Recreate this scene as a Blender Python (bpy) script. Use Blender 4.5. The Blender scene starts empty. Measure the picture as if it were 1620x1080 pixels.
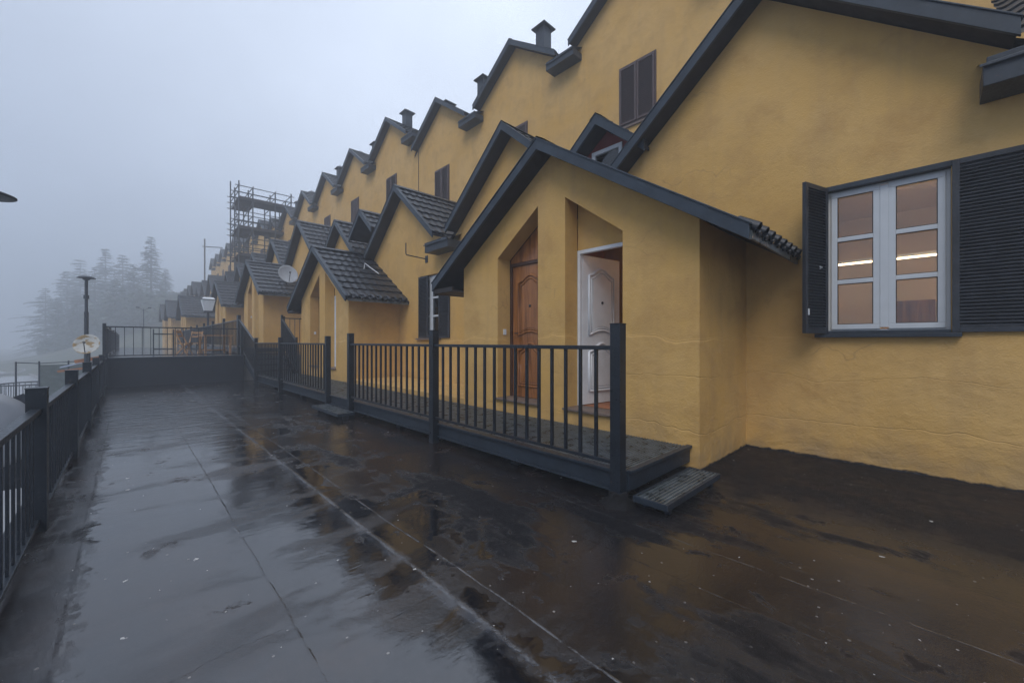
import bpy, bmesh, math, random
from mathutils import Vector, Matrix
from mathutils.geometry import tessellate_polygon
random.seed(7)
R = math.radians
S = bpy.context.scene

# ------------------------------------------------------------------ camera
H = 1.35
TH = 43.6
cam = bpy.data.cameras.new('camera'); cam_o = bpy.data.objects.new('camera', cam)
S.collection.objects.link(cam_o); S.camera = cam_o
cam.lens = 638.0 / 1620.0 * 36.0; cam.sensor_width = 36.0; cam.sensor_fit = 'HORIZONTAL'
cam.clip_start = 0.05; cam.clip_end = 2500
cam_o.location = (0, 0, H); cam_o.rotation_euler = (R(90), 0, R(-TH))

# ------------------------------------------------------------------ world, sun, exposure
SUN_EL, SUN_AZ = 48.0, 238.0          # azimuth clockwise from +Y: the veiled sun stands behind the camera's left
w = bpy.data.worlds.new('World'); S.world = w; w.use_nodes = True
nt = w.node_tree; nt.nodes.clear()
wo = nt.nodes.new('ShaderNodeOutputWorld'); bg = nt.nodes.new('ShaderNodeBackground')
sky = nt.nodes.new('ShaderNodeTexSky'); sky.sky_type = 'NISHITA'; sky.sun_disc = False
sky.sun_elevation = R(SUN_EL); sky.sun_rotation = R(SUN_AZ); sky.air_density = 1.0; sky.dust_density = 4.0; sky.altitude = 1400
tcw = nt.nodes.new('ShaderNodeTexCoord'); sep = nt.nodes.new('ShaderNodeSeparateXYZ')
ramp = nt.nodes.new('ShaderNodeValToRGB')
ramp.color_ramp.elements[0].position = 0.12; ramp.color_ramp.elements[0].color = (3.1, 3.75, 5.0, 1)
ramp.color_ramp.elements[1].position = 0.95; ramp.color_ramp.elements[1].color = (8.7, 9.7, 11.5, 1)
cn = nt.nodes.new('ShaderNodeTexNoise'); cn.inputs['Scale'].default_value = 2.2; cn.inputs['Detail'].default_value = 4
cm = nt.nodes.new('ShaderNodeMapRange'); cm.inputs['From Min'].default_value = 0.3; cm.inputs['From Max'].default_value = 0.7
cm.inputs['To Min'].default_value = 0.9; cm.inputs['To Max'].default_value = 1.1
cmul = nt.nodes.new('ShaderNodeVectorMath'); cmul.operation = 'SCALE'
mix = nt.nodes.new('ShaderNodeMix'); mix.data_type = 'RGBA'; mix.inputs[0].default_value = 0.88
dotn = nt.nodes.new('ShaderNodeVectorMath'); dotn.operation = 'DOT_PRODUCT'; dotn.inputs[1].default_value = (.66, .25, .70)
nt.links.new(tcw.outputs['Generated'], dotn.inputs[0]); nt.links.new(dotn.outputs['Value'], ramp.inputs[0])
nt.links.new(tcw.outputs['Generated'], cn.inputs['Vector']); nt.links.new(cn.outputs['Fac'], cm.inputs['Value'])
nt.links.new(ramp.outputs[0], cmul.inputs[0]); nt.links.new(cm.outputs[0], cmul.inputs['Scale'])
nt.links.new(sky.outputs[0], mix.inputs[6]); nt.links.new(cmul.outputs[0], mix.inputs[7])
nt.links.new(mix.outputs[2], bg.inputs[0]); bg.inputs[1].default_value = 0.10
nt.links.new(bg.outputs[0], wo.inputs[0])
sun = bpy.data.lights.new('sun', 'SUN'); sun_o = bpy.data.objects.new('sun', sun); S.collection.objects.link(sun_o)
sun.energy = 1.4; sun.angle = R(35); sun.color = (1.0, 0.95, 0.88)
az, el = R(SUN_AZ), R(SUN_EL)
sd = Vector((math.sin(az) * math.cos(el), math.cos(az) * math.cos(el), math.sin(el)))
sun_o.rotation_euler = sd.to_track_quat('Z', 'Y').to_euler()
S.view_settings.view_transform = 'Standard'; S.view_settings.look = 'None'
S.view_settings.exposure = 0.32; S.view_settings.gamma = 1.0; S.view_settings.use_curve_mapping = False
S.cycles.volume_bounces = 3; S.cycles.max_bounces = 8; S.cycles.use_denoising = True
S.cycles.sample_clamp_indirect = 6.0

# ------------------------------------------------------------------ helpers
class MB:
    def __init__(s): s.v = []; s.f = []; s.sm = []
    def add(s, vs, fs, smooth=False):
        o = len(s.v); s.v += [tuple(p) for p in vs]
        for f in fs: s.f.append(tuple(o + i for i in f)); s.sm.append(smooth)
    def box(s, x0, x1, y0, y1, z0, z1):
        s.add([(x0,y0,z0),(x1,y0,z0),(x1,y1,z0),(x0,y1,z0),(x0,y0,z1),(x1,y0,z1),(x1,y1,z1),(x0,y1,z1)],
              [(0,3,2,1),(4,5,6,7),(0,1,5,4),(1,2,6,5),(2,3,7,6),(3,0,4,7)]); return s
    def beam(s, p, q, w, h, up=(0,0,1)):
        p, q = Vector(p), Vector(q); d = (q - p).normalized(); up = Vector(up)
        sx = d.cross(up).normalized(); uz = sx.cross(d).normalized()
        vs = [c + sx*a*w/2 + uz*b*h/2 for c in (p, q) for a, b in ((-1,-1),(1,-1),(1,1),(-1,1))]
        s.add(vs, [(0,1,2,3)[::-1],(4,5,6,7),(0,1,5,4),(1,2,6,5),(2,3,7,6),(3,0,4,7)]); return s
    def tube(s, pts, r, n=8, closed=False, cap=True):
        pts = [Vector(p) for p in pts]; m = len(pts)
        rr = r if isinstance(r, (list, tuple)) else [r]*m
        vs = []; fs = []; ref = None
        for i, p in enumerate(pts):
            if closed: t = pts[(i+1) % m] - pts[i-1]
            else: t = pts[min(i+1, m-1)] - pts[max(i-1, 0)]
            t.normalize()
            if ref is None: ref = Vector((0,0,1)) if abs(t.z) < .9 else Vector((1,0,0))
            a = t.cross(ref).normalized(); b = a.cross(t).normalized(); ref = b
            for k in range(n):
                an = 2*math.pi*k/n; vs.append(p + (a*math.cos(an) + b*math.sin(an))*rr[i])
        for i in range(m if closed else m-1):
            j = (i+1) % m
            for k in range(n):
                fs.append((i*n+k, i*n+(k+1)%n, j*n+(k+1)%n, j*n+k))
        s.add(vs, fs, True)
        if cap and not closed:
            s.add(vs[:n], [tuple(range(n))[::-1]]); s.add(vs[-n:], [tuple(range(n))])
        return s
    def lathe(s, prof, n=24, o=(0,0,0), M=None):
        vs = []; m = len(prof)
        for r, z in prof:
            for k in range(n):
                a = 2*math.pi*k/n; p = Vector((r*math.cos(a), r*math.sin(a), z))
                if M: p = M @ p
                vs.append(p + Vector(o))
        fs = [(i*n+k, i*n+(k+1)%n, (i+1)*n+(k+1)%n, (i+1)*n+k) for i in range(m-1) for k in range(n)]
        s.add(vs, fs, True); return s
    def prism(s, outer, holes, fn, t0, t1):
        """polygon (a,b) with holes extruded from t0 to t1 through fn(a,b,t)"""
        loops = [outer] + list(holes)
        tris = tessellate_polygon([[Vector((a, b, 0)) for a, b in l] for l in loops])
        flat = [p for l in loops for p in l]; n = len(flat)
        vs = [fn(a, b, t0) for a, b in flat] + [fn(a, b, t1) for a, b in flat]
        fs = []
        for t in tris:
            a, b, c = [flat[i] for i in t]
            ar = (b[0]-a[0])*(c[1]-a[1]) - (b[1]-a[1])*(c[0]-a[0])
            if abs(ar) < 1e-9: continue
            t = t if ar > 0 else t[::-1]
            fs.append(tuple(t)); fs.append(tuple(i + n for i in t[::-1]))
        o = 0
        for l in loops:
            m = len(l)
            for i in range(m):
                j = (i+1) % m; fs.append((o+i, o+j, o+j+n, o+i+n))
            o += m
        s.add(vs, fs); return s
    def build(s, name, mat, parent=None, loc=(0,0,0), bevel=0, rz=0, recalc=True):
        me = bpy.data.meshes.new(name); me.from_pydata(s.v, [], s.f); me.update()
        if any(s.sm): me.polygons.foreach_set('use_smooth', s.sm)
        if recalc:
            bm = bmesh.new(); bm.from_mesh(me); bmesh.ops.recalc_face_normals(bm, faces=bm.faces); bm.to_mesh(me); bm.free()
        if mat: me.materials.append(mat)
        o = bpy.data.objects.new(name, me); S.collection.objects.link(o)
        o.location = loc; o.rotation_euler = (0, 0, rz)
        if parent: o.parent = parent
        if bevel:
            b = o.modifiers.new('bevel', 'BEVEL'); b.width = bevel; b.segments = 2; b.limit_method = 'ANGLE'; b.angle_limit = R(40)
        return o

def tag(o, label=None, cat=None, group=None, kind=None):
    if label: o['label'] = label
    if cat: o['category'] = cat
    if group: o['group'] = group
    if kind: o['kind'] = kind
    return o
def thing(name, label, cat, loc=(0,0,0), rz=0, group=None):
    o = bpy.data.objects.new(name, None); S.collection.objects.link(o)
    o.location = loc; o.rotation_euler = (0, 0, rz); o.empty_display_size = .2
    return tag(o, label, cat, group)
def copy_tree(o, parent=None):
    c = o.copy(); S.collection.objects.link(c); c.parent = parent
    for ch in list(o.children): copy_tree(ch, c)
    return c

# ------------------------------------------------------------------ materials
class NT:
    def __init__(s, name):
        s.m = bpy.data.materials.new(name); s.m.use_nodes = True; s.t = s.m.node_tree
        s.b = s.t.nodes['Principled BSDF']; s.pos = None
    def n(s, ty, **kw):
        x = s.t.nodes.new(ty)
        for k, v in kw.items():
            if hasattr(x, k): setattr(x, k, v)
            else: x.inputs[k].default_value = v
        return x
    def l(s, a, b): s.t.links.new(a, b)
    def P(s):
        if not s.pos: s.pos = s.n('ShaderNodeNewGeometry').outputs['Position']
        return s.pos
    def xyz(s):
        q = s.n('ShaderNodeSeparateXYZ'); s.l(s.P(), q.inputs[0]); return q.outputs
    def mapped(s, sc, rot=(0,0,0), loc=(0,0,0)):
        m = s.n('ShaderNodeMapping'); s.l(s.P(), m.inputs[0]); m.inputs['Scale'].default_value = sc
        m.inputs['Rotation'].default_value = rot; m.inputs['Location'].default_value = loc; return m.outputs[0]
    def noise(s, scale, detail=4, rough=.55, vec=None, dist=0):
        x = s.n('ShaderNodeTexNoise'); x.inputs['Scale'].default_value = scale; x.inputs['Detail'].default_value = detail
        x.inputs['Roughness'].default_value = rough; x.inputs['Distortion'].default_value = dist
        s.l(vec if vec is not None else s.P(), x.inputs['Vector']); return x.outputs['Fac']
    def mr(s, v, a, b, c=0, d=1, smooth=False):
        x = s.n('ShaderNodeMapRange'); 
        if smooth: x.interpolation_type = 'SMOOTHSTEP'
        s.l(v, x.inputs[0]); 
        for i, q in enumerate((a, b, c, d)): x.inputs[i+1].default_value = q
        return x.outputs[0]
    def mth(s, op, a, b=None, c=None):
        x = s.n('ShaderNodeMath'); x.operation = op
        for i, q in enumerate((a, b, c)):
            if q is None: continue
            if isinstance(q, (int, float)): x.inputs[i].default_value = q
            else: s.l(q, x.inputs[i])
        return x.outputs[0]
    def mixc(s, f, a, b):
        x = s.n('ShaderNodeMix'); x.data_type = 'RGBA'
        for i, q in ((0, f), (6, a), (7, b)):
            if isinstance(q, (int, float)): x.inputs[i].default_value = q
            elif isinstance(q, tuple): x.inputs[i].default_value = (*q, 1) if len(q) == 3 else q
            else: s.l(q, x.inputs[i])
        return x.outputs[2]
    def col(s, c): 
        if isinstance(c, tuple): s.b.inputs['Base Color'].default_value = (*c, 1)
        else: s.l(c, s.b.inputs['Base Color'])
    def rough(s, r):
        if isinstance(r, (int, float)): s.b.inputs['Roughness'].default_value = r
        else: s.l(r, s.b.inputs['Roughness'])
    def bump(s, h, dist=.01, strength=1.0, prev=None):
        x = s.n('ShaderNodeBump'); x.inputs['Distance'].default_value = dist
        if isinstance(strength, (int, float)): x.inputs['Strength'].default_value = strength
        else: s.l(strength, x.inputs['Strength'])
        s.l(h, x.inputs['Height'])
        if prev is not None: s.l(prev, x.inputs['Normal'])
        s.l(x.outputs[0], s.b.inputs['Normal']); return x.outputs[0]

def mat_plain(name, c, rough=.5, metal=0, var=.25, scale=6, spec=.5, bump=0):
    m = NT(name); n = m.noise(scale, 5, .6)
    k = m.mr(n, .3, .7, 1-var, 1+var)
    v = m.n('ShaderNodeVectorMath'); v.operation = 'SCALE'; v.inputs[0].default_value = c; m.l(k, v.inputs['Scale'])
    m.col(v.outputs[0]); m.rough(m.mr(n, .3, .7, rough*.8, min(1, rough*1.25)))
    m.b.inputs['Metallic'].default_value = metal; m.b.inputs['Specular IOR Level'].default_value = spec
    if bump: m.bump(m.noise(scale*12, 3), bump)
    return m.m

def mat_stucco():
    m = NT('ochre_render'); x, y, z = m.xyz()
    big = m.noise(.55, 5, .6); mid = m.noise(2.2, 5, .6, dist=.15); fine = m.noise(60, 3, .6)
    streak = m.noise(1.0, 5, .6, vec=m.mapped((3.5, 3.5, .35)))
    c = m.mixc(m.mr(big, .32, .68), (.57, .345, .102), (.62, .40, .150))
    c = m.mixc(m.mr(m.noise(1.1, 6, .7), .45, .62, 0, .45), c, (.60, .40, .17))
    c = m.mixc(m.mr(mid, .46, .72, 0, .75), c, (.46, .275, .095))
    c = m.mixc(m.mr(streak, .50, .75, 0, .36), c, (.40, .26, .12))
    # grime just above the roofing felt, broken up
    low = m.mth('MULTIPLY', m.mr(z, .0, .55, 1, 0), m.mr(m.noise(3.0, 5), .38, .68))
    c = m.mixc(m.mth('MULTIPLY', low, .8), c, (.30, .22, .13))
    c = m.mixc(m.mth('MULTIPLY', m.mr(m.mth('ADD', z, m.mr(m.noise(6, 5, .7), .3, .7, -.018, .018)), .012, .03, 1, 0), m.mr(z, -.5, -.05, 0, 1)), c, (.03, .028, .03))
    sp = m.mr(m.noise(38, 4, .75), .62, .70, 0, .35); c = m.mixc(sp, c, (.40, .27, .13))
    # hairline cracks
    vo = m.n('ShaderNodeTexVoronoi'); vo.feature = 'DISTANCE_TO_EDGE'; vo.inputs['Scale'].default_value = .62
    dn = m.n('ShaderNodeTexNoise'); dn.inputs['Scale'].default_value = 2.5; m.l(m.P(), dn.inputs['Vector'])
    av = m.n('ShaderNodeVectorMath'); av.operation = 'MULTIPLY_ADD'; av.inputs[1].default_value = (.5, .5, .5)
    m.l(dn.outputs['Color'], av.inputs[0]); m.l(m.P(), av.inputs[2]); m.l(av.outputs[0], vo.inputs['Vector'])
    crack = m.mr(vo.outputs['Distance'], 0, .0045, 1, 0); crack = m.mth('MULTIPLY', crack, m.mr(m.noise(.9, 2), .5, .6))
    c = m.mixc(m.mth('MULTIPLY', crack, .35), c, (.22, .14, .07))
    m.col(c); m.rough(m.mr(mid, .3, .7, .62, .85)); m.b.inputs['Specular IOR Level'].default_value = .3
    # wrinkled painted membrane on the lowest metre or so
    wr = m.noise(1.6, 5, .6, vec=m.mapped((.7, .7, 1.5), rot=(.35, .2, 0)), dist=.7)
    wr2 = m.noise(7, 4, .6, dist=.8)
    zw = m.mth('ADD', z, m.mr(m.noise(1.3, 3), .3, .7, -.07, .07))
    mem = m.mr(zw, 1.36, 1.40, 1, 0)
    def crease(z0, wd):
        d = m.mth('ABSOLUTE', m.mth('SUBTRACT', zw, z0)); return m.mr(d, 0, wd, 1, 0)
    lines = m.mth('MAXIMUM', m.mth('MAXIMUM', crease(.40, .009), crease(1.38, .008)), crease(.94, .006))
    h = m.mth('ADD', m.mth('MULTIPLY', wr, m.mr(zw, .1, 1.4, 1.3, .3)), m.mth('MULTIPLY', wr2, .22))
    h = m.mth('MULTIPLY', h, mem)
    h = m.mth('SUBTRACT', h, m.mth('MULTIPLY', lines, .16))
    h = m.mth('ADD', h, m.mth('MULTIPLY', mem, .15))
    wr3 = m.noise(1.0, 4, .55, vec=m.mapped((1.2, 1.2, 2.0), rot=(.6, .3, 0)), dist=.9)
    b = m.bump(m.mth('MULTIPLY', wr3, m.mr(z, .05, .9, 1, 0, True)), .09, .32)
    b = m.bump(h, .035, .6, b)
    b = m.bump(m.mth('ADD', m.mth('MULTIPLY', mid, .9), m.mth('MULTIPLY', big, 1.5)), .03, .5, b)
    m.bump(m.noise(26, 4, .7), .006, .5, m.bump(fine, .005, .8, b))
    return m.m

def mat_floor():
    m = NT('wet_roofing_felt'); x, y, z = m.xyz()
    n1 = m.noise(.55, 6, .62, dist=.3); n2 = m.noise(2.3, 6, .65, dist=.4); n3 = m.noise(9, 5, .65); grain = m.noise(190, 2, .7)
    stk = m.noise(1.0, 6, .62, vec=m.mapped((2.6, .33, 1), rot=(0, 0, R(31))))    # streaks dragged across the near right area
    along = m.noise(1.0, 5, .6, vec=m.mapped((2.2, .3, 1)))
    cross = m.noise(1.0, 6, .66, vec=m.mapped((.55, 2.4, 1), loc=(3, 1, 0)))
    # how far standing water reaches: the low side by the left railing, and bands at the far end
    edge = m.mth('ADD', m.mth('ADD', x, m.mr(n2, .3, .7, -.22, .22)), m.mr(n1, .3, .7, -.75, .75))
    lowside = m.mth('MULTIPLY', m.mr(edge, 1.25, 1.45, 1, 0, True), m.mr(m.mth('ADD', x, m.mr(n3, .3, .7, -.09, .09)), -.24, -.17, 0, 1, True))
    farband = m.mth('MULTIPLY', m.mr(y, 6.5, 9.5, 0, 1, True), m.mr(cross, .34, .44, 0, 1, True))
    neary = m.mr(y, 7.5, 11.5, 1, 0, True)
    mid = m.mth('MULTIPLY', m.mr(x, 3.4, 4.4, 1, 0, True), m.mr(m.mth('ADD', m.mth('MULTIPLY', n1, .6), m.mth('MULTIPLY', along, .4)), .44, .50, 0, 1, True))
    wat = m.mth('MAXIMUM', m.mth('MULTIPLY', lowside, neary), m.mth('MAXIMUM', m.mth('MULTIPLY', farband, m.mr(x, 2.6, 4, 1, 0, True)), m.mth('MULTIPLY', mid, .85)))
    patch = m.mth('MULTIPLY', m.mr(m.noise(1.0, 5, .6, vec=m.mapped((.8, 2.1, 1), loc=(7, 2, 0)), dist=.3), .50, .66, 0, 1, True), .26)
    wat = m.mth('MULTIPLY', wat, m.mth('SUBTRACT', 1.0, patch))
    holes = m.mth('MULTIPLY', m.mr(n2, .60, .66, 0, 1, True), m.mr(x, .0, 1.0, .35, 1))
    wat = m.mth('MULTIPLY', wat, m.mth('SUBTRACT', 1.0, holes))
    # colours: black felt, brown silt
    silt = m.mth('MULTIPLY', m.mr(n1, .40, .62, 0, 1, True), m.mr(n2, .3, .62))
    siltr = m.mth('MULTIPLY', m.mth('MULTIPLY', m.mr(stk, .38, .64, 0, 1, True), m.mr(n1, .36, .6, .1, 1)), m.mr(x, 1.5, 3.4, 0, .9, True))
    s2 = m.mth('MAXIMUM', m.mth('MULTIPLY', silt, .7), siltr)
    c = m.mixc(s2, (.007, .008, .011), (.042, .026, .019))
    c = m.mixc(m.mr(n3, .40, .66, 0, .7), c, (.009, .009, .012))
    g2 = m.noise(85, 3, .8); grt = m.mr(g2, .58, .70, 0, .45); c = m.mixc(grt, c, (.085, .078, .075))
    g3 = m.noise(34, 4, .8); c = m.mixc(m.mr(g3, .56, .70, 0, .6), c, (.055, .047, .045)); c = m.mixc(m.mr(g3, .44, .30, 0, .7), c, (.004, .004, .006))
    # lap seams of the felt rolls
    seam = None; pale = None
    xw = m.mth('ADD', x, m.mr(m.noise(.8, 3), .3, .7, -.012, .012))
    for sx, wd in ((-.22, .02), (.57, .011), (1.24, .022), (1.42, .010), (2.27, .008), (2.71, .008), (3.32, .007), (4.25, .007), (5.15, .007)):
        d = m.mr(m.mth('ABSOLUTE', m.mth('SUBTRACT', xw, sx)), 0, wd, 1, 0, True)
        seam = d if seam is None else m.mth('MAXIMUM', seam, d)
        if sx in (1.24, 1.42, 2.71): pale = d if pale is None else m.mth('MAXIMUM', pale, d)
    for sy in (2.1, 5.0, 8.3, 11.1, 13.4):
        d = m.mr(m.mth('ABSOLUTE', m.mth('SUBTRACT', m.mth('ADD', y, m.mr(n2, .3, .7, -.05, .05)), sy)), 0, .012, 1, 0)
        d = m.mth('MULTIPLY', d, m.mr(n1, .48, .54)); seam = m.mth('MAXIMUM', seam, d)
    brk = m.mr(m.noise(5.0, 6, .8), .42, .60)
    c = m.mixc(m.mth('MULTIPLY', m.mth('MULTIPLY', pale, brk), .55), c, (.17, .175, .185))
    band = m.mth('MULTIPLY', m.mr(m.mth('ABSOLUTE', m.mth('SUBTRACT', m.mth('ADD', x, m.mr(n3, .3, .7, -.03, .03)), 1.22)), .015, .06, 1, 0, True), m.mr(m.noise(2.6, 5, .7), .40, .56))
    c = m.mixc(m.mth('MULTIPLY', band, .6), c, (.10, .108, .125))
    # tiny pale flecks of peeled paint and lime
    vo = m.n('ShaderNodeTexVoronoi'); vo.voronoi_dimensions = '2D'; vo.inputs['Scale'].default_value = 3.2; m.l(m.P(), vo.inputs['Vector'])
    vr = m.n('ShaderNodeSeparateColor'); m.l(vo.outputs['Color'], vr.inputs[0])
    sz = m.mr(vr.outputs[0], .90, 1, 0, .045)
    fl = m.mth('LESS_THAN', m.mth('ADD', vo.outputs['Distance'], m.mr(m.noise(70, 2), .3, .7, -.03, .03)), sz)
    c = m.mixc(m.mth('MULTIPLY', fl, .8), c, (.55, .54, .52))
    vo2 = m.n('ShaderNodeTexVoronoi'); vo2.voronoi_dimensions = '2D'; vo2.inputs['Scale'].default_value = 11; m.l(m.P(), vo2.inputs['Vector'])
    vr2 = m.n('ShaderNodeSeparateColor'); m.l(vo2.outputs['Color'], vr2.inputs[0])
    f2 = m.mth('MULTIPLY', m.mth('LESS_THAN', vo2.outputs['Distance'], m.mr(vr2.outputs[0], .88, 1, 0, .08)), m.mth('MULTIPLY_ADD', m.mr(n1, .45, .6), .6, .25))
    c = m.mixc(f2, c, (.30, .28, .26))
    m.col(c)
    dry = m.mr(m.mth('ADD', m.mth('MULTIPLY', n3, .5), m.mth('MULTIPLY', n2, .5)), .35, .65, .26, .58)
    dry = m.mth('ADD', dry, m.mth('MULTIPLY', m.mr(x, 2.8, 4.4, 0, .16, True), 1.0))
    r = m.mth('MULTIPLY_ADD', wat, m.mth('SUBTRACT', m.mr(n2, .35, .65, .018, .055), dry), dry)
    m.rough(m.mth('MAXIMUM', r, m.mth('MULTIPLY', fl, .5)))
    m.b.inputs['IOR'].default_value = 1.65; m.l(m.mth('MULTIPLY_ADD', wat, .80, .13), m.b.inputs['Specular IOR Level'])
    notw = m.mth('SUBTRACT', 1.0, wat)
    hh = m.mth('ADD', m.mth('ADD', grain, m.mth('MULTIPLY', m.noise(40, 3, .7), 1.2)), m.mth('MULTIPLY', n3, .9))
    b = m.bump(hh, .007, m.mth('MULTIPLY_ADD', notw, .78, .02))
    b = m.bump(m.mth('MULTIPLY', m.mth('MULTIPLY', seam, brk), m.mth('MULTIPLY_ADD', notw, .6, .4)), .005, .6, b)
    rip = m.noise(1.0, 4, .6, vec=m.mapped((2.0, 7.0, 1)))
    b = m.bump(rip, .045, m.mr(y, 6, 12, .03, .7), b)
    m.bump(m.noise(3.0, 3), .006, .35, b)
    return m.m

def mat_tile():
    m = NT('dark_metal_roof_tile'); n = m.noise(1.3, 5); f = m.noise(120, 2)
    c = m.mixc(m.mr(n, .3, .7), (.016, .019, .026), (.032, .036, .046))
    c = m.mixc(m.mr(m.noise(7, 5), .55, .72, 0, .4), c, (.052, .055, .060))
    m.col(c); m.rough(m.mr(n, .3, .7, .33, .5)); m.bump(f, .002, .6); return m.m

def mat_wood():
    m = NT('varnished_brown_wood')
    g = m.noise(1.0, 6, .65, vec=m.mapped((9, 9, .9)), dist=1.0)
    c = m.mixc(m.mr(g, .3, .7), (.11, .038, .012), (.42, .175, .058)); m.col(c); m.rough(.24)
    m.bump(g, .002, .5); return m.m

def mat_emit(name, c, s):
    m = NT(name); m.col(c); m.b.inputs['Emission Color'].default_value = (*c, 1); m.b.inputs['Emission Strength'].default_value = s
    return m.m

def mat_glass():
    m = NT('window_glass'); t = m.t; b = m.b
    tr = m.n('ShaderNodeBsdfTransparent'); gl = m.n('ShaderNodeBsdfGlossy'); gl.inputs['Roughness'].default_value = .015
    fr = m.n('ShaderNodeFresnel'); fr.inputs['IOR'].default_value = 1.75
    bp = m.n('ShaderNodeBump'); bp.inputs['Distance'].default_value = .002; bp.inputs['Strength'].default_value = .2
    m.l(m.noise(3, 2), bp.inputs['Height']); m.l(bp.outputs[0], gl.inputs['Normal'])
    tr.inputs[0].default_value = (.86, .88, .88, 1)
    ms = m.n('ShaderNodeMixShader'); f2 = m.mth('ADD', m.mth('MULTIPLY', fr.outputs[0], 1.1), .02)
    m.l(f2, ms.inputs[0]); m.l(tr.outputs[0], ms.inputs[1]); m.l(gl.outputs[0], ms.inputs[2])
    m.l(ms.outputs[0], t.nodes['Material Output'].inputs[0]); return m.m

def mat_metal(name, c, rough=.42):
    m = NT(name); n = m.noise(5, 5, .6); f = m.noise(45, 4, .6)
    k = m.mixc(m.mr(n, .35, .68), tuple(q*.8 for q in c), tuple(min(1, q*1.3) for q in c))
    k = m.mixc(m.mr(f, .60, .70, 0, .4), k, (.09, .09, .095))
    k = m.mixc(m.mr(m.noise(14, 6, .75), .64, .70, 0, .6), k, (.10, .055, .03))
    m.col(k); m.rough(m.mr(f, .3, .7, rough*.75, rough*1.35)); m.bump(f, .0015, .4)
    m.b.inputs['Specular IOR Level'].default_value = .45
    return m.m

def mat_foliage():
    m = NT('conifer_foliage'); n = m.noise(.8, 4)
    m.col(m.mixc(m.mr(n, .3, .7), (.030, .050, .030), (.070, .095, .055))); m.rough(.75)
    m.b.inputs['Specular IOR Level'].default_value = .2; return m.m

def mat_ground(name, a, b, rough=.7, sc=.2, bump=.02):
    m = NT(name); n = m.noise(sc, 6, .6); f = m.noise(sc*25, 4, .6)
    m.col(m.mixc(m.mr(n, .35, .65), a, b)); m.rough(m.mr(f, .3, .7, rough*.7, rough)); m.bump(f, bump, .5); return m.m

STUCCO = mat_stucco(); FLOOR = mat_floor(); TILE = mat_tile(); WOOD = mat_wood()
METAL = mat_metal('slate_grey_painted_metal', (.020, .029, .043)); RAIL = mat_metal('anthracite_painted_steel', (.013, .018, .026), .34)
FLASH = mat_metal('slate_grey_flashing', (.026, .038, .055), .42)
SOFFIT = mat_plain('dark_soffit', (.018, .015, .017), .7); LOUV = mat_metal('dark_louvre_paint', (.026, .031, .042), .42)
UPSH = mat_plain('brown_shutter_paint', (.075, .052, .055), .6); GRATE = mat_plain('galvanised_grating', (.12, .145, .165), .30, .35, .6, 9)
PVC = mat_plain('pale_grey_frame', (.53, .57, .62), .35, 0, .05); GASK = mat_plain('black_gasket', (.015, .015, .017), .5)
WHITE = mat_plain('white_paint', (.70, .74, .80), .35, 0, .06); GLASS = mat_glass()
PARAPET = mat_plain('dark_grey_parapet', (.012, .016, .026), .5, 0, .35, 2.5, .5, .004)
STONE = mat_plain('stone_sill', (.16, .12, .10), .5, 0, .3, 10)
ROOMW = mat_plain('warm_room_paint', (.70, .57, .42), .8, 0, .1, 1); ROOMD = mat_plain('brick_red_room_paint', (.32, .13, .06), .6)
RED = mat_plain('dark_red_paint', (.20, .030, .030), .5); DISH = mat_plain('pale_grey_dish', (.42, .45, .50), .4, 0, .12, 3)
FOL = mat_foliage(); BARK = mat_plain('bark', (.07, .055, .045), .9)
GROUND = mat_ground('damp_ground', (.07, .08, .06), (.13, .13, .11), .8, .12)
ROAD = mat_ground('wet_asphalt', (.22, .225, .235), (.30, .305, .315), .22, .15, .01)
HILL = mat_ground('scrub_hillside', (.045, .06, .035), (.10, .10, .065), .9, .3, .05)
GALV = mat_plain('galvanised_tube', (.04, .044, .05), .5, .1, .3, 4); PLANK = mat_plain('scaffold_plank', (.045, .034, .032), .8)
ORANGE = mat_plain('orange_fabric', (.38, .16, .07), .7); BLUEF = mat_plain('pale_blue_fabric', (.40, .46, .60), .7)
GREENG = mat_plain('green_mesh_panel', (.11, .135, .135), .5); PINE = mat_plain('oiled_pine', (.34, .19, .09), .5, 0, .3, 12)
CONC = mat_plain('grey_concrete', (.22, .22, .23), .8, 0, .25, 1.2)
LAMPW = mat_emit('lamp_tube', (1.0, .74, .46), 7.0); LAMPW2 = mat_emit('hall_bulb', (1.0, .68, .38), 22.0)

# ------------------------------------------------------------------ the ground
def sheet(name, x0, x1, y0, y1, z, mat, nx=1, ny=1, fn=None):
    m = MB(); vs = []; 
    for j in range(ny+1):
        for i in range(nx+1):
            x = x0+(x1-x0)*i/nx; y = y0+(y1-y0)*j/ny
            vs.append((x, y, z + (fn(x, y) if fn else 0)))
    m.add(vs, [(j*(nx+1)+i, j*(nx+1)+i+1, (j+1)*(nx+1)+i+1, (j+1)*(nx+1)+i) for j in range(ny) for i in range(nx)], fn is not None)
    return tag(m.build(name, mat, recalc=False), kind='structure')
def bump2(x, y, cx, cy, sx, sy): return math.exp(-((x-cx)/sx)**2 - ((y-cy)/sy)**2)
GZ = -3.2
def hillz(x, y):
    return (6.5*bump2(x, y, 6, 138, 17, 40) + 24*bump2(x, y, 34, 138, 24, 45) + .35*math.sin(x*.31)*math.cos(y*.23)*bump2(x, y, 0, 110, 60, 45))
sheet('ground', -390, 390, -60, 390, GZ, GROUND)
sheet('hill', -90, 90, 62, 200, GZ-.6, HILL, 60, 46, hillz)
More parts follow.
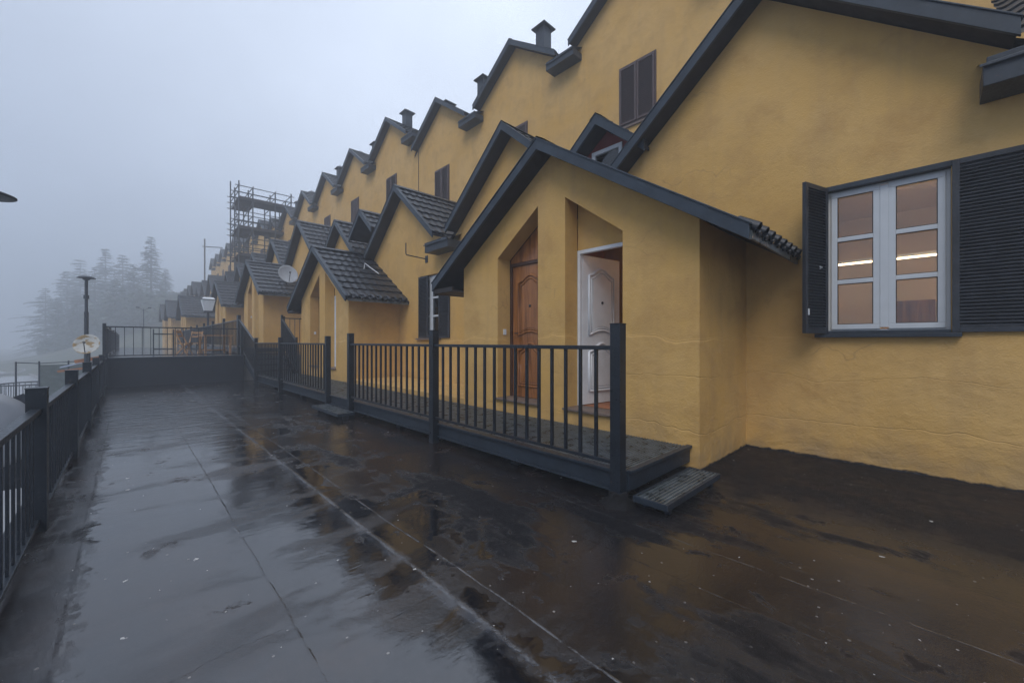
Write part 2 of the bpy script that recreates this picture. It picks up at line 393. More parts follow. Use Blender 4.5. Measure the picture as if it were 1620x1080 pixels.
# road winding away on the lower left
def ribbon(name, pts, wd, z, mat):
    m = MB(); vs = []; n = len(pts)
    for i in range(n):
        a = Vector(pts[max(0, i-1)]); b = Vector(pts[min(n-1, i+1)]); t = (b-a).normalized(); nn = Vector((-t.y, t.x))
        p = Vector(pts[i]); q = p+nn*wd/2; r = p-nn*wd/2; vs += [(q.x, q.y, z), (r.x, r.y, z)]
    m.add(vs, [(2*i, 2*i+1, 2*i+3, 2*i+2) for i in range(n-1)]); return m.build(name, mat)
rp = [(-9 - 16*(1-math.cos(t*1.5)), -20+120*t) for t in [i/24 for i in range(25)]]
tag(ribbon('road', rp, 22, GZ+.004, ROAD), kind='structure')
def kerbpath(off, name):
    m = MB()
    for i in range(24):
        a, b = rp[i], rp[i+1]; t = (Vector(b)-Vector(a)).normalized(); nn = Vector((-t.y, t.x))*off
        m.beam((a[0]+nn.x, a[1]+nn.y, GZ+.05), (b[0]+nn.x, b[1]+nn.y, GZ+.05), .25, .16)
    return tag(m.build(name, CONC), kind='structure')
kerbpath(-11.1, 'kerb'); kerbpath(11.1, 'kerb')
m = MB(); m.tube([(-19+8*math.cos(a), 92+13*math.sin(a), GZ+.1) for a in [2*math.pi*i/48 for i in range(48)]], .28, 6, closed=True); tag(m.build('traffic_island_kerb', CONC), kind='structure')

# terraces: a near roof deck and a higher one beyond the parapet
EY = 16.6
m = MB().box(-.62, 5.8, -9, EY, -3.3, -.02); tag(m.build('terrace_base', CONC), kind='structure')
sheet('terrace_floor', -.62, 5.8, -9, EY, 0.0, FLOOR)
m = MB().box(-.62, 5.8, EY+.18, 46, -3.3, .83); tag(m.build('upper_terrace_base', CONC), kind='structure')
UPFLOOR = mat_ground('wet_upper_deck', (.05, .055, .065), (.12, .13, .15), .16, .9, .004)
sheet('upper_terrace_floor', -.62, 5.8, EY+.18, 46, .85, UPFLOOR)
# felt upstand curb under the left railing
m = MB().box(-.62, -.50, -9, EY, 0.0, .045); tag(m.build('terrace_kerb', PARAPET, bevel=.01), kind='structure')

# parapet between the terraces
t = thing('parapet_wall', 'long low dark grey parapet wall at the far end of the wet terrace', 'wall', (1.3, EY, 0))
MB().box(-1.92, 1.62, 0, .18, 0, .83).build('wall', PARAPET, t)
MB().box(-1.93, 1.64, -.03, .21, .832, .875).build('coping', METAL, t, bevel=.006)

# ------------------------------------------------------------------ railings
def bar_mesh(h, a=.022, b=.012):
    return MB().box(-a/2, a/2, -b/2, b/2, 0, h)
_meshcache = {}
def inst(key, builder, name, mat, parent, loc, bevel=0):
    """one shared mesh per key, a fresh object each time"""
    if key not in _meshcache:
        o = builder().build(name, mat, parent, loc, bevel); _meshcache[key] = o.data; return o
    o = bpy.data.objects.new(name, _meshcache[key]); S.collection.objects.link(o); o.parent = parent; o.location = loc
    return o

def railing(name, label, path, posts, zt_of, z0_of, spacing, post_h, group=None, bar=(.030,.014), postw=.085, base=.0, skip=None, along='y'):
    """path: list of (x,y) ends; straight along y or x. zt_of(s) rail height, z0_of(s) bottom rail height at coordinate s"""
    (xa, ya), (xb, yb) = path
    t = thing(name, label, 'railing', (xa, ya, 0), 0, group)
    L = math.hypot(xb-xa, yb-ya); dx, dy = (xb-xa)/L, (yb-ya)/L
    ax = 'y' if abs(dy) > .5 else 'x'
    up = MB(); lo = MB()
    for i in range(len(posts)-1):
        s0, s1 = posts[i], posts[i+1]
        if skip and i in skip: continue
        g0, g1 = s0+postw/2, s1-postw/2
        up.beam((dx*g0, dy*g0, zt_of(g0)-.018), (dx*g1, dy*g1, zt_of(g1)-.018), .055, .036)
        lo.beam((dx*g0, dy*g0, z0_of(g0)), (dx*g1, dy*g1, z0_of(g1)), .036, .03)
        n = max(1, round((g1-g0)/spacing)-1); st = (g1-g0)/(n+1)
        for k in range(1, n+1):
            s = g0+st*k; h = zt_of(s)-.036-z0_of(s)-.013
            a, b = (bar[0], bar[1]) if ax == 'y' else (bar[1], bar[0])
            key = ('bar', round(h, 3), a, b)
            inst(key, lambda: bar_mesh(h, a, b), 'baluster', RAIL, t, (dx*s, dy*s, z0_of(s)+.013))
    up.build('top_rail', RAIL, t, bevel=.004); lo.build('bottom_rail', RAIL, t, bevel=.003)
    for s in posts:
        zb = base(s) if callable(base) else base
        h = zt_of(s)+post_h-zb
        key = ('post', round(h, 3), postw)
        inst(key, lambda: MB().box(-postw/2, postw/2, -postw/2, postw/2, 0, h).box(-postw/2-.004, postw/2+.004, -postw/2-.004, postw/2+.004, h, h+.006), 'post', RAIL, t, (dx*s, dy*s, zb), .003)
    return t

# left edge railing
lp = [0, 2.45, 4.9, 7.35, 9.8, 12.25, 14.62]
lr = railing('terrace_railing', 'long dark railing along the open left edge of the wet terrace', [(-.47, 1.98), (-.47, EY)], lp,
        lambda s: .875, lambda s: .075, .152, .14, postw=.10, base=.0, bar=(.013, .02))
# railing above the parapet
railing('parapet_railing', 'dark railing standing on the low parapet wall at the far end', [(-.5, EY+.09), (2.93, EY+.09)], [0, 3.38],
        lambda s: 1.80, lambda s: .93, .20, .06, postw=.075, base=.875, bar=(.022, .016))
# side railing of the upper terrace
railing('upper_terrace_railing', 'foggy dark railing along the left edge of the upper terrace', [(-.5, EY+.3), (-.5, 42)], [0, 5, 10, 15, 20, 25],
        lambda s: 1.80, lambda s: .93, .27, .08, postw=.075, base=.85)
# walkway railings
WX = 2.965
railing('walkway_railing', 'near dark steel railing in front of the two porch doors', [(WX, 1.83), (WX, 7.42)], [0, 2.8, 5.59],
        lambda s: 1.315, lambda s: .335, .165, .18, base=-.0, postw=.095, bar=(.026, .026), group='railings along the metal walkway')
def zr(s):   # level to y=15, then up the stairs
    y = 8.59+s
    return 0 if y < 15.05 else min(.86, .86*(y-15.05)/2.5)
railing('walkway_railing', 'far dark steel railing beyond the walkway gap, bending up the stairs', [(WX, 8.59), (WX, 17.7)], [0, 3.54, 6.42, 9.1],
        lambda s: 1.315+zr(s), lambda s: .335+zr(s), .17, .14, base=lambda s: zr(s), postw=.095, bar=(.026, .026), group='railings along the metal walkway')
railing('walkway_railing', 'foggy railing along the raised walkway above the upper terrace', [(WX, 17.85), (WX, 42.8)], [0, 3.1, 6.2, 9.3, 12.4, 15.5, 18.6, 21.7, 24.9],
        lambda s: 2.16, lambda s: 1.2, .27, .16, base=.85, postw=.09, group='railings along the metal walkway')
# inner stair railing and its landing guard
railing('stair_railing', 'short sloping railing on the building side of the metal stairs', [(4.22, 15.25), (4.22, 17.05)], [0, 1.8],
        lambda s: 1.37+.86*s/1.8, lambda s: .4+.86*s/1.8, .12, .12, base=lambda s: .25+.5*s/1.8, postw=.07)
railing('landing_railing', 'short level railing at the top of the stairs against the yellow wall', [(4.3, 17.1), (5.78, 17.1)], [0, 1.44],
        lambda s: 2.25, lambda s: 1.25, .18, .05, base=.85, postw=.06)

t = thing('plinth', 'low yellow plinth between the near porch and the second porch behind the railing', 'plinth', (5.1, 8.33, 0))
MB().box(-.72, .69, -2.54, 2.55, -.02, .33).build('plinth_block', STUCCO, t, bevel=.01)
# felt boots where railing posts are sealed to the deck
t = thing('felt_collar', 'rough black sealing collar round the foot of the nearest railing post', 'post collar', (WX, 1.83, 0))
m = MB(); prof = [(.15, .0), (.11, .012), (.082, .04), (.072, .08), (.068, .10), (.05, .105)]
m.lathe(prof, 20); 
for i, v in enumerate(m.v):
    k = 1+.13*math.sin(i*2.1)+.08*math.sin(i*5.3); m.v[i] = (v[0]*k, v[1]*k, v[2])
m.build('collar', mat_plain('bitumen_paste', (.012, .012, .014), .75, 0, .4, 20, .3, .01), t)

# ------------------------------------------------------------------ metal walkway, stairs, steps
def grating(mb, x0, x1, y0, y1, z, px=.034, py=.04, hh=.025):
    x = x0+px/2
    while x < x1: mb.box(x-.004, x+.004, y0, y1, z-hh, z-.006); x += px
    y = y0+.034/2
    while y < y1: mb.box(x0, x1, y-.0065, y+.0065, z-hh, z); y += .034
t = thing('metal_walkway', 'long raised metal walkway with grating floor along the porches', 'walkway', (3.65, 8.4, 0))
ox, oy = 3.65, 8.4
m = MB(); grating(m, 3.02-ox, 4.28-ox, 1.83-oy, 15.0-oy, .25); m.build('grating', GRATE, t)
m = MB().box(3.02-ox, 3.06-ox, 1.80-oy, 15-oy, .09, .238); m.box(2.985-ox, 3.075-ox, 1.795-oy, 15-oy, .238, .262); m.box(2.985-ox, 3.06-ox, 1.80-oy, 15-oy, .075, .09)
m.build('edge_beam', METAL, t, bevel=.003)
m = MB().box(3.06-ox, 4.29-ox, 1.785-oy, 1.815-oy, .085, .262).box(3.06-ox, 4.29-ox, 1.76-oy, 1.786-oy, .232, .262); m.build('end_beam', METAL, t, bevel=.003)
m = MB().box(4.27-ox, 4.29-ox, 1.83-oy, 15-oy, .10, .24); m.build('wall_beam', METAL, t)
m = MB()
for y in [2.6+1.25*i for i in range(10)]: m.box(3.06-ox, 4.27-ox, y-oy, y+.05-oy, .12, .222)
m.build('cross_beams', METAL, t)
for y in (3.2, 5.85, 8.35, 10.8, 13.3):
    m = MB().box(-.035, .035, -.035, .035, 0, .10).box(-.06, .06, -.06, .06, 0, .02); m.build('support_leg', METAL, t, (3.14-ox, y-oy, 0))
def step(label, x0, x1, y0, y1, z, front):
    t = thing('metal_step', label, 'step', ((x0+x1)/2, (y0+y1)/2, 0), 0, 'small metal steps up to the walkway')
    a, b = (x1-x0)/2, (y1-y0)/2
    m = MB(); grating(m, -a+.02, a-.02, -b+.02, b-.02, z-.002, .034 if a > b else .03, .04 if a > b else .034); m.build('grating', GRATE, t)
    m = MB().box(-a, a, -b, -b+.02, z-.05, z).box(-a, a, b-.02, b, z-.05, z).box(-a, -a+.02, -b+.02, b-.02, z-.05, z).box(a-.02, a, -b+.02, b-.02, z-.05, z)
    m.build('frame', METAL, t, bevel=.003)
    for sx in (-1, 1):
        for sy in (-1, 1):
            MB().box(-.02, .02, -.02, .02, 0, z-.05).build('leg', METAL, t, (sx*(a-.12), sy*(b-.05), 0))
step('metal step at the near end of the walkway beside the porch corner', 2.96, 4.05, 1.40, 1.69, .105, 0)
step('metal step below the gap in the walkway railing', 2.58, 2.88, 7.0, 8.35, .115, 0)
t = thing('metal_staircase', 'short dark metal stairs rising from the walkway to the upper level', 'stairs', (3.65, 16.2, 0))
m = MB(); 
for i in range(5):
    z = .25+.17*(i+1); y = 15.05+.5*i-16.2; m.box(-.6, .6, y, y+.5, z-.04, z)
m.build('treads', METAL, t)
for x in (-.66, .60): MB().beam((x, -1.2, .12), (x, 1.4, 1.0), .05, .22).build('stringer', METAL, t)
t = thing('raised_walkway', 'foggy raised walkway with dark edge beam above the upper terrace', 'walkway', (3.65, 30, .85))
MB().box(-.66, .62, -12.4, 13, .10, .25).build('deck', METAL, t)

# ------------------------------------------------------------------ gable roofs
def tiles(mb, x0, x1, y0, z0, sgn, pitch, half, start=0.0, lod=0):
    """one slope of profiled tiles; ridge at (y0,z0); slope falls towards sgn*y"""
    sl = math.sqrt(1+pitch*pitch); St = half*sl; s_start = start*sl; cl = .37
    n = max(2, int(math.ceil((x1-x0)/(.037 if lod == 0 else .11 if lod == 1 else 9)))); 
    nrm = Vector((0, sgn*pitch/sl, 1/sl)); dn = Vector((0, sgn/sl, -pitch/sl))
    rows = []; s = s_start
    k = math.floor(s/cl)
    while s < St-1e-4:
        e = min(St, (k+1)*cl); rows.append((s, .002+.036*(s-k*cl)/cl)); rows.append((e, .002+.036*(e-k*cl)/cl)); s = e; k += 1
    vs = []
    for s, hh in rows:
        for i in range(n+1):
            x = x0+(x1-x0)*i/n; wv = (.009*math.cos(2*math.pi*x/.222) if lod < 2 else 0)
            jig = .012*math.cos(2*math.pi*x/.222+1.0) if lod == 0 else 0
            p = Vector((x, y0, z0)) + dn*(s+(jig if s > s_start else 0)) + nrm*(hh+wv+.012); vs.append(p)
    fs = [(r*(n+1)+i, r*(n+1)+i+1, (r+1)*(n+1)+i+1, (r+1)*(n+1)+i) for r in range(len(rows)-1) for i in range(n)]
    mb.add(vs, fs, False)

def gable_roof(parent, loc, xf, xw, xb, apex, pitch, half_o, half_i, fascia=.21, lod=0, cap=True, eave_close=False, names=('roof', 'soffit', 'bargeboard')):
    """xf front edge, xw wall face, xb back; half_o: half width of the overhang, half_i: half width of the roof behind the wall face"""
    sl = math.sqrt(1+pitch*pitch)
    m = MB(); zb = apex-.045
    for sg in (-1, 1):
        tiles(m, xf+.01, xw if half_i != half_o else xb, 0, zb, sg, pitch, half_o, 0, lod)
        if half_i != half_o: tiles(m, xw, xb, 0, zb, sg, pitch, half_i, 0, lod)
    # folded ridge cap
    for sg in (-1, 1):
        m.add([(xf-.01, 0, apex+.035), (xb, 0, apex+.035), (xb, sg*.12, apex+.035-.12*pitch*.9), (xf-.01, sg*.12, apex+.035-.12*pitch*.9)], [(0, 1, 2, 3)])
    roof = m.build(names[0], TILE, parent, loc, recalc=False)
    # boarding under the tiles
    m = MB(); fn = lambda a, b, t: (t, a, b)
    def prof(h): 
        t = .06; z = apex-.06
        return [(-h, z-pitch*h), (0, z), (h, z-pitch*h), (h, z-pitch*h-t), (0, z-t), (-h, z-pitch*h-t)]
    m.prism(prof(half_o), [], fn, xf+.03, xw if half_i != half_o else xb)
    if half_i != half_o: m.prism(prof(half_i), [], fn, xw+.002, xb)
    m.build(names[1], SOFFIT, parent, loc)
    m = MB(); z = apex+.0; f = fascia
    m.prism([(-half_o-.02, z-pitch*(half_o+.02)), (0, z), (half_o+.02, z-pitch*(half_o+.02)), (half_o+.02, z-pitch*(half_o+.02)-f), (0, z-f), (-half_o-.02, z-pitch*(half_o+.02)-f)], [], fn, xf-.01, xf+.028)
    # capping flange on top of the board
    m.prism([(-half_o-.03, z+.016-pitch*(half_o+.03)), (0, z+.016), (half_o+.03, z+.016-pitch*(half_o+.03)), (half_o+.03, z-.002-pitch*(half_o+.03)), (0, z-.002), (-half_o-.03, z-.002-pitch*(half_o+.03))], [], fn, xf-.022, xf+.07)
    m.build(names[2], FLASH, parent, loc, bevel=.003 if lod == 0 else 0)
    return roof

def shutter_mesh(wd, h, slat=.034, thick=.035, th=.05):
    """leaf lying in the YZ plane, from y=0 to y=wd, front towards -x"""
    m = MB().box(-thick, 0, 0, th, 0, h).box(-thick, 0, wd-th, wd, 0, h).box(-thick, 0, th, wd-th, 0, .05).box(-thick, 0, th, wd-th, h-.05, h)
    z = .05+slat/2
    while z < h-.055:
        m.beam((-thick*.55, th, z), (-thick*.55, wd-th, z), .008, slat*.92, (-.55, 0, .8)) if False else None
        x0, x1 = -thick*.95, -thick*.15
        m.add([(x0, th, z-.012), (x1, th, z+.010), (x1, wd-th, z+.010), (x0, wd-th, z-.012), (x0, th, z-.005), (x1, th, z+.017), (x1, wd-th, z+.017), (x0, wd-th, z-.005)],
              [(0,3,2,1),(4,5,6,7),(0,1,5,4),(1,2,6,5),(2,3,7,6),(3,0,4,7)])
        z += slat
    m.box(-thick*.2, -thick*.1, th, wd-th, .05, h-.05)
    return m

def window(parent, loc, y0, y1, z0, z1):
    """double casement set in the wall; face at x = loc.x"""
    w = MB().box(0, .07, y0, y1, z0, z0+.035).box(0, .07, y0, y1, z1-.05, z1).box(0, .07, y0, y0+.035, z0+.035, z1-.05).box(0, .07, y1-.035, y1, z0+.035, z1-.05).build('window', PVC, parent, loc, bevel=.003)
    ym = (y0+y1)/2
    MB().box(-.022, .0, ym-.035, ym+.035, z0+.05, z1-.06).build('mullion', PVC, w, bevel=.004)
    for a, b in ((y0+.0345, ym-.0345), (ym+.0345, y1-.0345)):
        s = MB(); x0, x1 = -.018, .04; f = .055; za, zb = z0+.0345, z1-.0495
        s.box(x0, x1, a, b, za, za+f).box(x0, x1, a, b, zb-f, zb).box(x0, x1, a, a+f, za+f, zb-f).box(x0, x1, b-f, b, za+f, zb-f)
        hh = (zb-za-2*f)
        for q in (1/3, 2/3): s.box(x0, x1, a+f, b-f, za+f+hh*q-.024, za+f+hh*q+.024)
        s.build('sash', PVC, w, bevel=.004)
        g = MB()
        for q in range(3):
            pz0 = za+f+hh*q/3+(.024 if q else 0); pz1 = za+f+hh*(q+1)/3-(.024 if q < 2 else 0)
            for c in ((a+f, a+f+.007, pz0, pz1), (b-f-.007, b-f, pz0, pz1), (a+f+.007, b-f-.007, pz0, pz0+.007), (a+f+.007, b-f-.007, pz1-.007, pz1)):
                g.box(x0+.004, x0+.012, *c)
        g.build('gasket', GASK, w)
        MB().box(.008, .014, a+f-.01, b-f+.01, za+f-.01, zb-f+.01).build('pane', GLASS, w)
    return w

fnx = lambda a, b, t: (t, a, b)

HP, UP = .85, .70                 # pitches of the front and the upper gables
GC = lambda n: 1.5+4.57*n         # front gable centres
UC = lambda n: .9+4.47*n
def zoff(n): return 0 if n <= 3 else .98 if n <= 9 else 1.8 if n <= 12 else 2.65
FX = 5.8; UX = 9.55               # wall planes

def chimney(parent, y, ztop, lod=0):
    m = MB().box(-.265, .265, -.265, .265, -2.6, -.30)
    m.build('chimney', METAL, parent, (10.35-FX, y, ztop), bevel=.004)
    c = parent.children[-1]
    k = MB(); k.add([(-.42,-.42,-.30),(.42,-.42,-.30),(.42,.42,-.30),(-.42,.42,-.30),(0,0,0)], [(0,3,2,1),(0,1,4),(1,2,4),(2,3,4),(3,0,4)])
    k.box(-.42, .42, -.42, .42, -.33, -.301); k.build('chimney_cap', METAL, c)

def house(n, label, hole=None, chims=(), lod=0, upwin=True, infill=False):
    zo = zoff(n); gc, uc = GC(n), UC(n); du = uc-gc
    t = thing('terraced_house', label, 'house', (FX, gc, zo), 0, 'row of yellow gabled houses')
    hw = 4.57/2; ap = 5.665
    outer = [(-hw, -1.2), (hw, -1.2), (hw, ap-HP*hw), (0, ap), (-hw, ap-HP*hw)]
    holes = []
    if hole: y0, y1, z0, z1 = hole; holes = [[(y0-gc, z0), (y1-gc, z0), (y1-gc, z1), (y0-gc, z1)]]
    MB().prism(outer, holes, fnx, 0, .24).build('wall', STUCCO, t)
    gable_roof(t, (0, 0, 0), -.32, 0, UX-FX-.01, 5.80, HP, 1.98, hw, .16, lod)
    uw = 4.47/2; ua = 11.315
    outer = [(-uw, 3.4), (uw, 3.4), (uw, ua-UP*uw), (0, ua), (-uw, ua-UP*uw)]
    MB().prism(outer, [], fnx, 0, .24).build('upper_wall', STUCCO, t, (UX-FX, du, 0))
    r = gable_roof(t, (UX-FX, du, 0), -.32, 0, 5.0, 11.45, UP, 1.95, uw, .17, lod, names=('upper_roof', 'upper_soffit', 'upper_bargeboard'))
    for cy, ct in chims:
        # chimneys sit on the upper roof: parent them there with local offsets
        c = MB().box(-.19, .19, -.19, .19, -2.7, -.22).build('chimney', METAL, r, (1.0, cy-uc, ct-zo))
        k = MB(); k.add([(-.31,-.31,-.22),(.31,-.31,-.22),(.31,.31,-.22),(-.31,.31,-.22),(0,0,0)], [(0,3,2,1),(0,1,4),(1,2,4),(2,3,4),(3,0,4)])
        k.box(-.30, .30, -.30, .30, -.25, -.221); k.build('chimney_cap', METAL, c)
    # boxed gutter ends hanging in the valleys (one at the far side of each house)
    def gutter(x, y, z, w2, nm):
        g = MB(); g.box(x-.40, x-.002, y-w2, y+w2, z-.25, z-.06)
        g.add([(x-.43, y-w2-.02, z-.06), (x-.43, y+w2+.02, z-.06), (x-.002, y+w2+.02, z+.12), (x-.002, y-w2-.02, z+.12), (x-.43, y-w2-.02, z-.085), (x-.43, y+w2+.02, z-.085)],
              [(0,3,2,1), (0,1,5,4)])
        g.box(x-.42, x-.38, y-w2+.02, y+w2-.02, z-.03-.04, z-.01)
        g.build(nm, METAL, t, bevel=.006 if lod == 0 else 0, recalc=False)
    if n != 1: gutter(0, -hw, 5.8-HP*hw-.04, .50, 'valley_gutter')
    gutter(UX-FX, du-uw, 11.45-UP*uw-.13, .52, 'valley_gutter')
    if upwin:
        f = MB().box(-.03, 0, -.52, .52, 0, 1.6).build('upper_window', UPSH, t, (UX-FX-.002, du-.05, 7.02))
        tag(f, 'closed brown shuttered window')
        for s in (-1, 1):
            inst(('upsh', lod > 0), lambda: shutter_mesh(.48, 1.5, .05 if lod == 0 else .12), 'shutter', UPSH, f, (-.03, -.49 if s < 0 else .01, .05))
        MB().box(-.05, -.0, -.56, .56, -.05, -.001).build('sill', STONE, f)
    return t

# window openings in the front walls (world y0,y1,z0,z1)
W0 = (-.106, .862, 1.44, 3.09); W2 = (8.80, 9.76, 1.44, 3.12)
h_1 = house(-1, 'yellow house at the right edge, only its wall below the dark gutter showing')
h0 = house(0, 'nearest yellow gabled house with the lit double window and open louvred shutters', hole=W0)
h1 = house(1, 'yellow gabled house rising directly behind the near porch ridge')
h2 = house(2, 'yellow gabled house with the bent antenna arm and dark shutters past the near porch', hole=W2, chims=[(9.48, 12.5)])
labs = {3: 'fourth yellow house, its dark gable peeking over the second porch roof', 4: 'yellow house with the higher roofline just past the second porch',
        5: 'yellow house beside the small white satellite dish', 6: 'foggy yellow house with two chimneys before the scaffolding', 7: 'foggy house right in front of the scaffold tower',
        8: 'house wrapped by the near side of the scaffold tower', 9: 'house wrapped by the far side of the scaffold tower'}
ch = {3: [(12.75, 12.25), (15.35, 12.35)], 4: [(19.0, 13.45)], 5: [(22.6, 13.1), (24.9, 13.3)], 6: [(28.15, 13.4)], 7: [(34.1, 13.3)], 8: [(37.6, 13.4)], 9: [(41.5, 13.3)]}
for n in range(3, 10):
    house(n, labs[n], chims=ch.get(n, ()), lod=0 if n < 5 else 1)
proto = house(10, 'pale fogbound house just past the scaffold tower', lod=2)
ordn = ['first', 'second', 'third', 'fourth', 'fifth', 'sixth', 'seventh']
for n in range(11, 18):
    c = copy_tree(proto); c.location = (FX, GC(n), zoff(n)); c['label'] = '%s pale house in the fog, counted from the scaffold towards the hill' % ordn[n-11]
    for k in c.children:
        if k.name.startswith('upper'): k.location.y += (UC(n)-GC(n))-(UC(10)-GC(10))

# small tiled infill roof in the valley at the right edge of the view, part of that house
m = MB()
def shed(mb, x0, z0, ya, yb, L, pitch):
    n = int((yb-ya)/.037); sl = math.sqrt(1+pitch**2); k = 0; s = 0; rows = []
    while s < L: rows += [(s, .03), (min(L, s+.37), .004)]; s += .37
    vs = []
    for s, hh in rows:
        for i in range(n+1):
            y = ya+(yb-ya)*i/n; o = hh+.016*math.cos(2*math.pi*y/.222)
            vs.append((x0+s/sl-o*pitch/sl, y, z0+s*pitch/sl+o/sl))
    mb.add(vs, [(r*(n+1)+i, r*(n+1)+i+1, (r+1)*(n+1)+i+1, (r+1)*(n+1)+i) for r in range(len(rows)-1) for i in range(n)])
shed(m, -.42, 3.90, 4.57-2.285-1.1-4.57+2.285+.0, .0, .1, .7) if False else None
shed(m, -.24, 3.98, 1.15, 2.60, 2.8, .72); m.build('infill_roof', TILE, h_1, (0, 0, 0), recalc=False)

MB().tube([(9.53-FX, 16.15-GC(3), 10.0), (9.53-FX, 16.15-GC(3), 7.2)], .012, 6).build('wall_cable', SOFFIT, [o for o in bpy.data.objects if o.get('label') == labs[3]][0])

# ---- near window, its reveal, sill, shutters and the lit room behind
WY0, WY1, WZ0, WZ1 = W0
g0 = GC(0)
window(h0, (.075, -g0, 0), WY0+.001, WY1-.001, WZ0+.012, WZ1-.002)
MB().box(-.012, .08, WY0-g0-.012, WY1-g0+.012, WZ1-.035, WZ1+.02).build('lintel_flashing', METAL, h0, bevel=.003)
MB().box(-.075, .07, WY0-g0-.07, WY1-g0+.10, WZ0-.045, WZ0-.003).box(-.02, .07, WY0-g0+.0, WY1-g0-.0, WZ0-.002, WZ0+.03).build('window_sill', METAL, h0, bevel=.004)
sm = shutter_mesh(.56, 1.66, .033)
o = sm.build('shutter', LOUV, h0, (-.004, WY0-g0-.565, WZ0-.0), bevel=.002); tag(o, 'louvred shutter folded flat against the wall')
ls = shutter_mesh(.455, 1.65, .033)
o = ls.build('shutter', LOUV, h0, (-.01, WY1-g0+.012, WZ0+.0), rz=R(73)); tag(o, 'louvred shutter standing out from the wall')
k = MB().tube([(-.045, .2, .72), (-.07, .2, .73), (-.075, .26, .735)], .006, 6); k.build('catch', WHITE, o)
k = MB().box(-.045, -.036, .40, .415, .2, .27); k.build('latch', WHITE, o)
# room
r = MB(); X0, X1, Y0, Y1, Z0, Z1 = .26, 3.3, -2.2, 1.9, .2, 3.45
r.add([(X0,Y0,Z0),(X1,Y0,Z0),(X1,Y1,Z0),(X0,Y1,Z0),(X0,Y0,Z1),(X1,Y0,Z1),(X1,Y1,Z1),(X0,Y1,Z1)], [(0,1,2,3),(7,6,5,4),(0,4,5,1),(1,5,6,2),(2,6,7,3)])
r.build('room_walls', ROOMW, h0, recalc=False)
MB().box(3.2, 3.29, -1.5, -1.0, 1.5, 2.0).box(2.9, 3.29, -2.1, 1.8, 1.38, 1.42).build('room_shelf', WOOD, h0)
MB().box(2.1, 2.125, -2.1, 1.0, 2.512, 2.53).build('tube_lamp', LAMPW, h0)
MB().box(.75, 1.05, -2.0, -1.2, 3.25, 3.29).build('room_fill_panel', mat_emit('room_fill_glow', (1.0, .80, .55), 13.0), h0)  # unseen glowing panel added beside the window to brighten the room
MB().box(2.06, 2.18, -2.15, 1.05, 2.535, 2.57).build('lamp_housing', WHITE, h0)

# ---- second window further along
window(h2, (.075, -GC(2), 0), W2[0]+.01, W2[1]-.01, W2[2]+.01, W2[3]-.02)
MB().box(-.07, .07, W2[0]-GC(2)-.08, W2[1]-GC(2)+.12, W2[2]-.045, W2[2]-.003).build('window_sill', STONE, h2)
o = shutter_mesh(.475, 1.66, .036).build('shutter', LOUV, h2, (-.004, W2[1]-GC(2)-.46, W2[2])); tag(o, 'closed louvred leaf')
o = shutter_mesh(.475, 1.66, .036).build('shutter', LOUV, h2, (-.004, W2[0]-GC(2)-.485, W2[2])); tag(o, 'open louvred leaf flat on the wall')
r = MB(); r.add([(.25,-2.2,.5),(1.5,-2.2,.5),(1.5,0,.5),(.25,0,.5),(.25,-2.2,3.4),(1.5,-2.2,3.4),(1.5,0,3.4),(.25,0,3.4)], [(0,1,2,3),(7,6,5,4),(0,4,5,1),(1,5,6,2),(2,6,7,3)])
r.build('room_walls', SOFFIT, h2, recalc=False)
# antenna arm
t = thing('antenna_arm', 'thin bent antenna bracket on the yellow wall above the dark shutters', 'antenna bracket', (FX, 9.4, 3.55))
MB().tube([(0, 0, 0), (-.60, 0, .03), (-.62, 0, .06), (-.62, 0, .33)], .014, 8).build('arm', METAL, t)
MB().box(-.02, -.002, -.06, .06, -.09, .09).build('wall_plate', METAL, t)

# ------------------------------------------------------------------ dormers in the valleys
def dormer(label, x, y, apex, hw=.85, dx=0):
    t = thing('dormer', label, 'dormer', (x, y, apex), 0, 'small dormers between the gables')
    p = .84
    gable_roof(t, (0, 0, 0), 0, .5, 3.2, 0, p, hw, hw, .16, 0)
    w_ = MB().prism([(-hw+.08, -1.5), (hw-.08, -1.5), (hw-.08, -p*hw-.02), (0, -.16), (-hw+.08, -p*hw-.02)], [[(-.27, -1.0), (.27, -1.0), (.27, -.46), (-.27, -.46)]], fnx, .34+dx, .44+dx); w_.build('wall', RED, t)
    f = MB().box(.32, .38, -.30, -.235, -1.02, -.44).box(.32, .38, .235, .30, -1.02, -.44).box(.32, .38, -.235, .235, -1.02, -.96).box(.32, .38, -.235, .235, -.505, -.44).build('window', WHITE, t, (dx, 0, 0), bevel=.003)
    MB().box(.35, .36, -.235, .235, -.96, -.505).build('pane', GLASS, f)
dormer('small dormer with dark red wall and white window left of the nearest gable', 5.6, 3.88, 5.10)
dormer('small tiled dormer whose ridge shows above the second porch', 5.46, 12.96, 5.64, dx=.7)

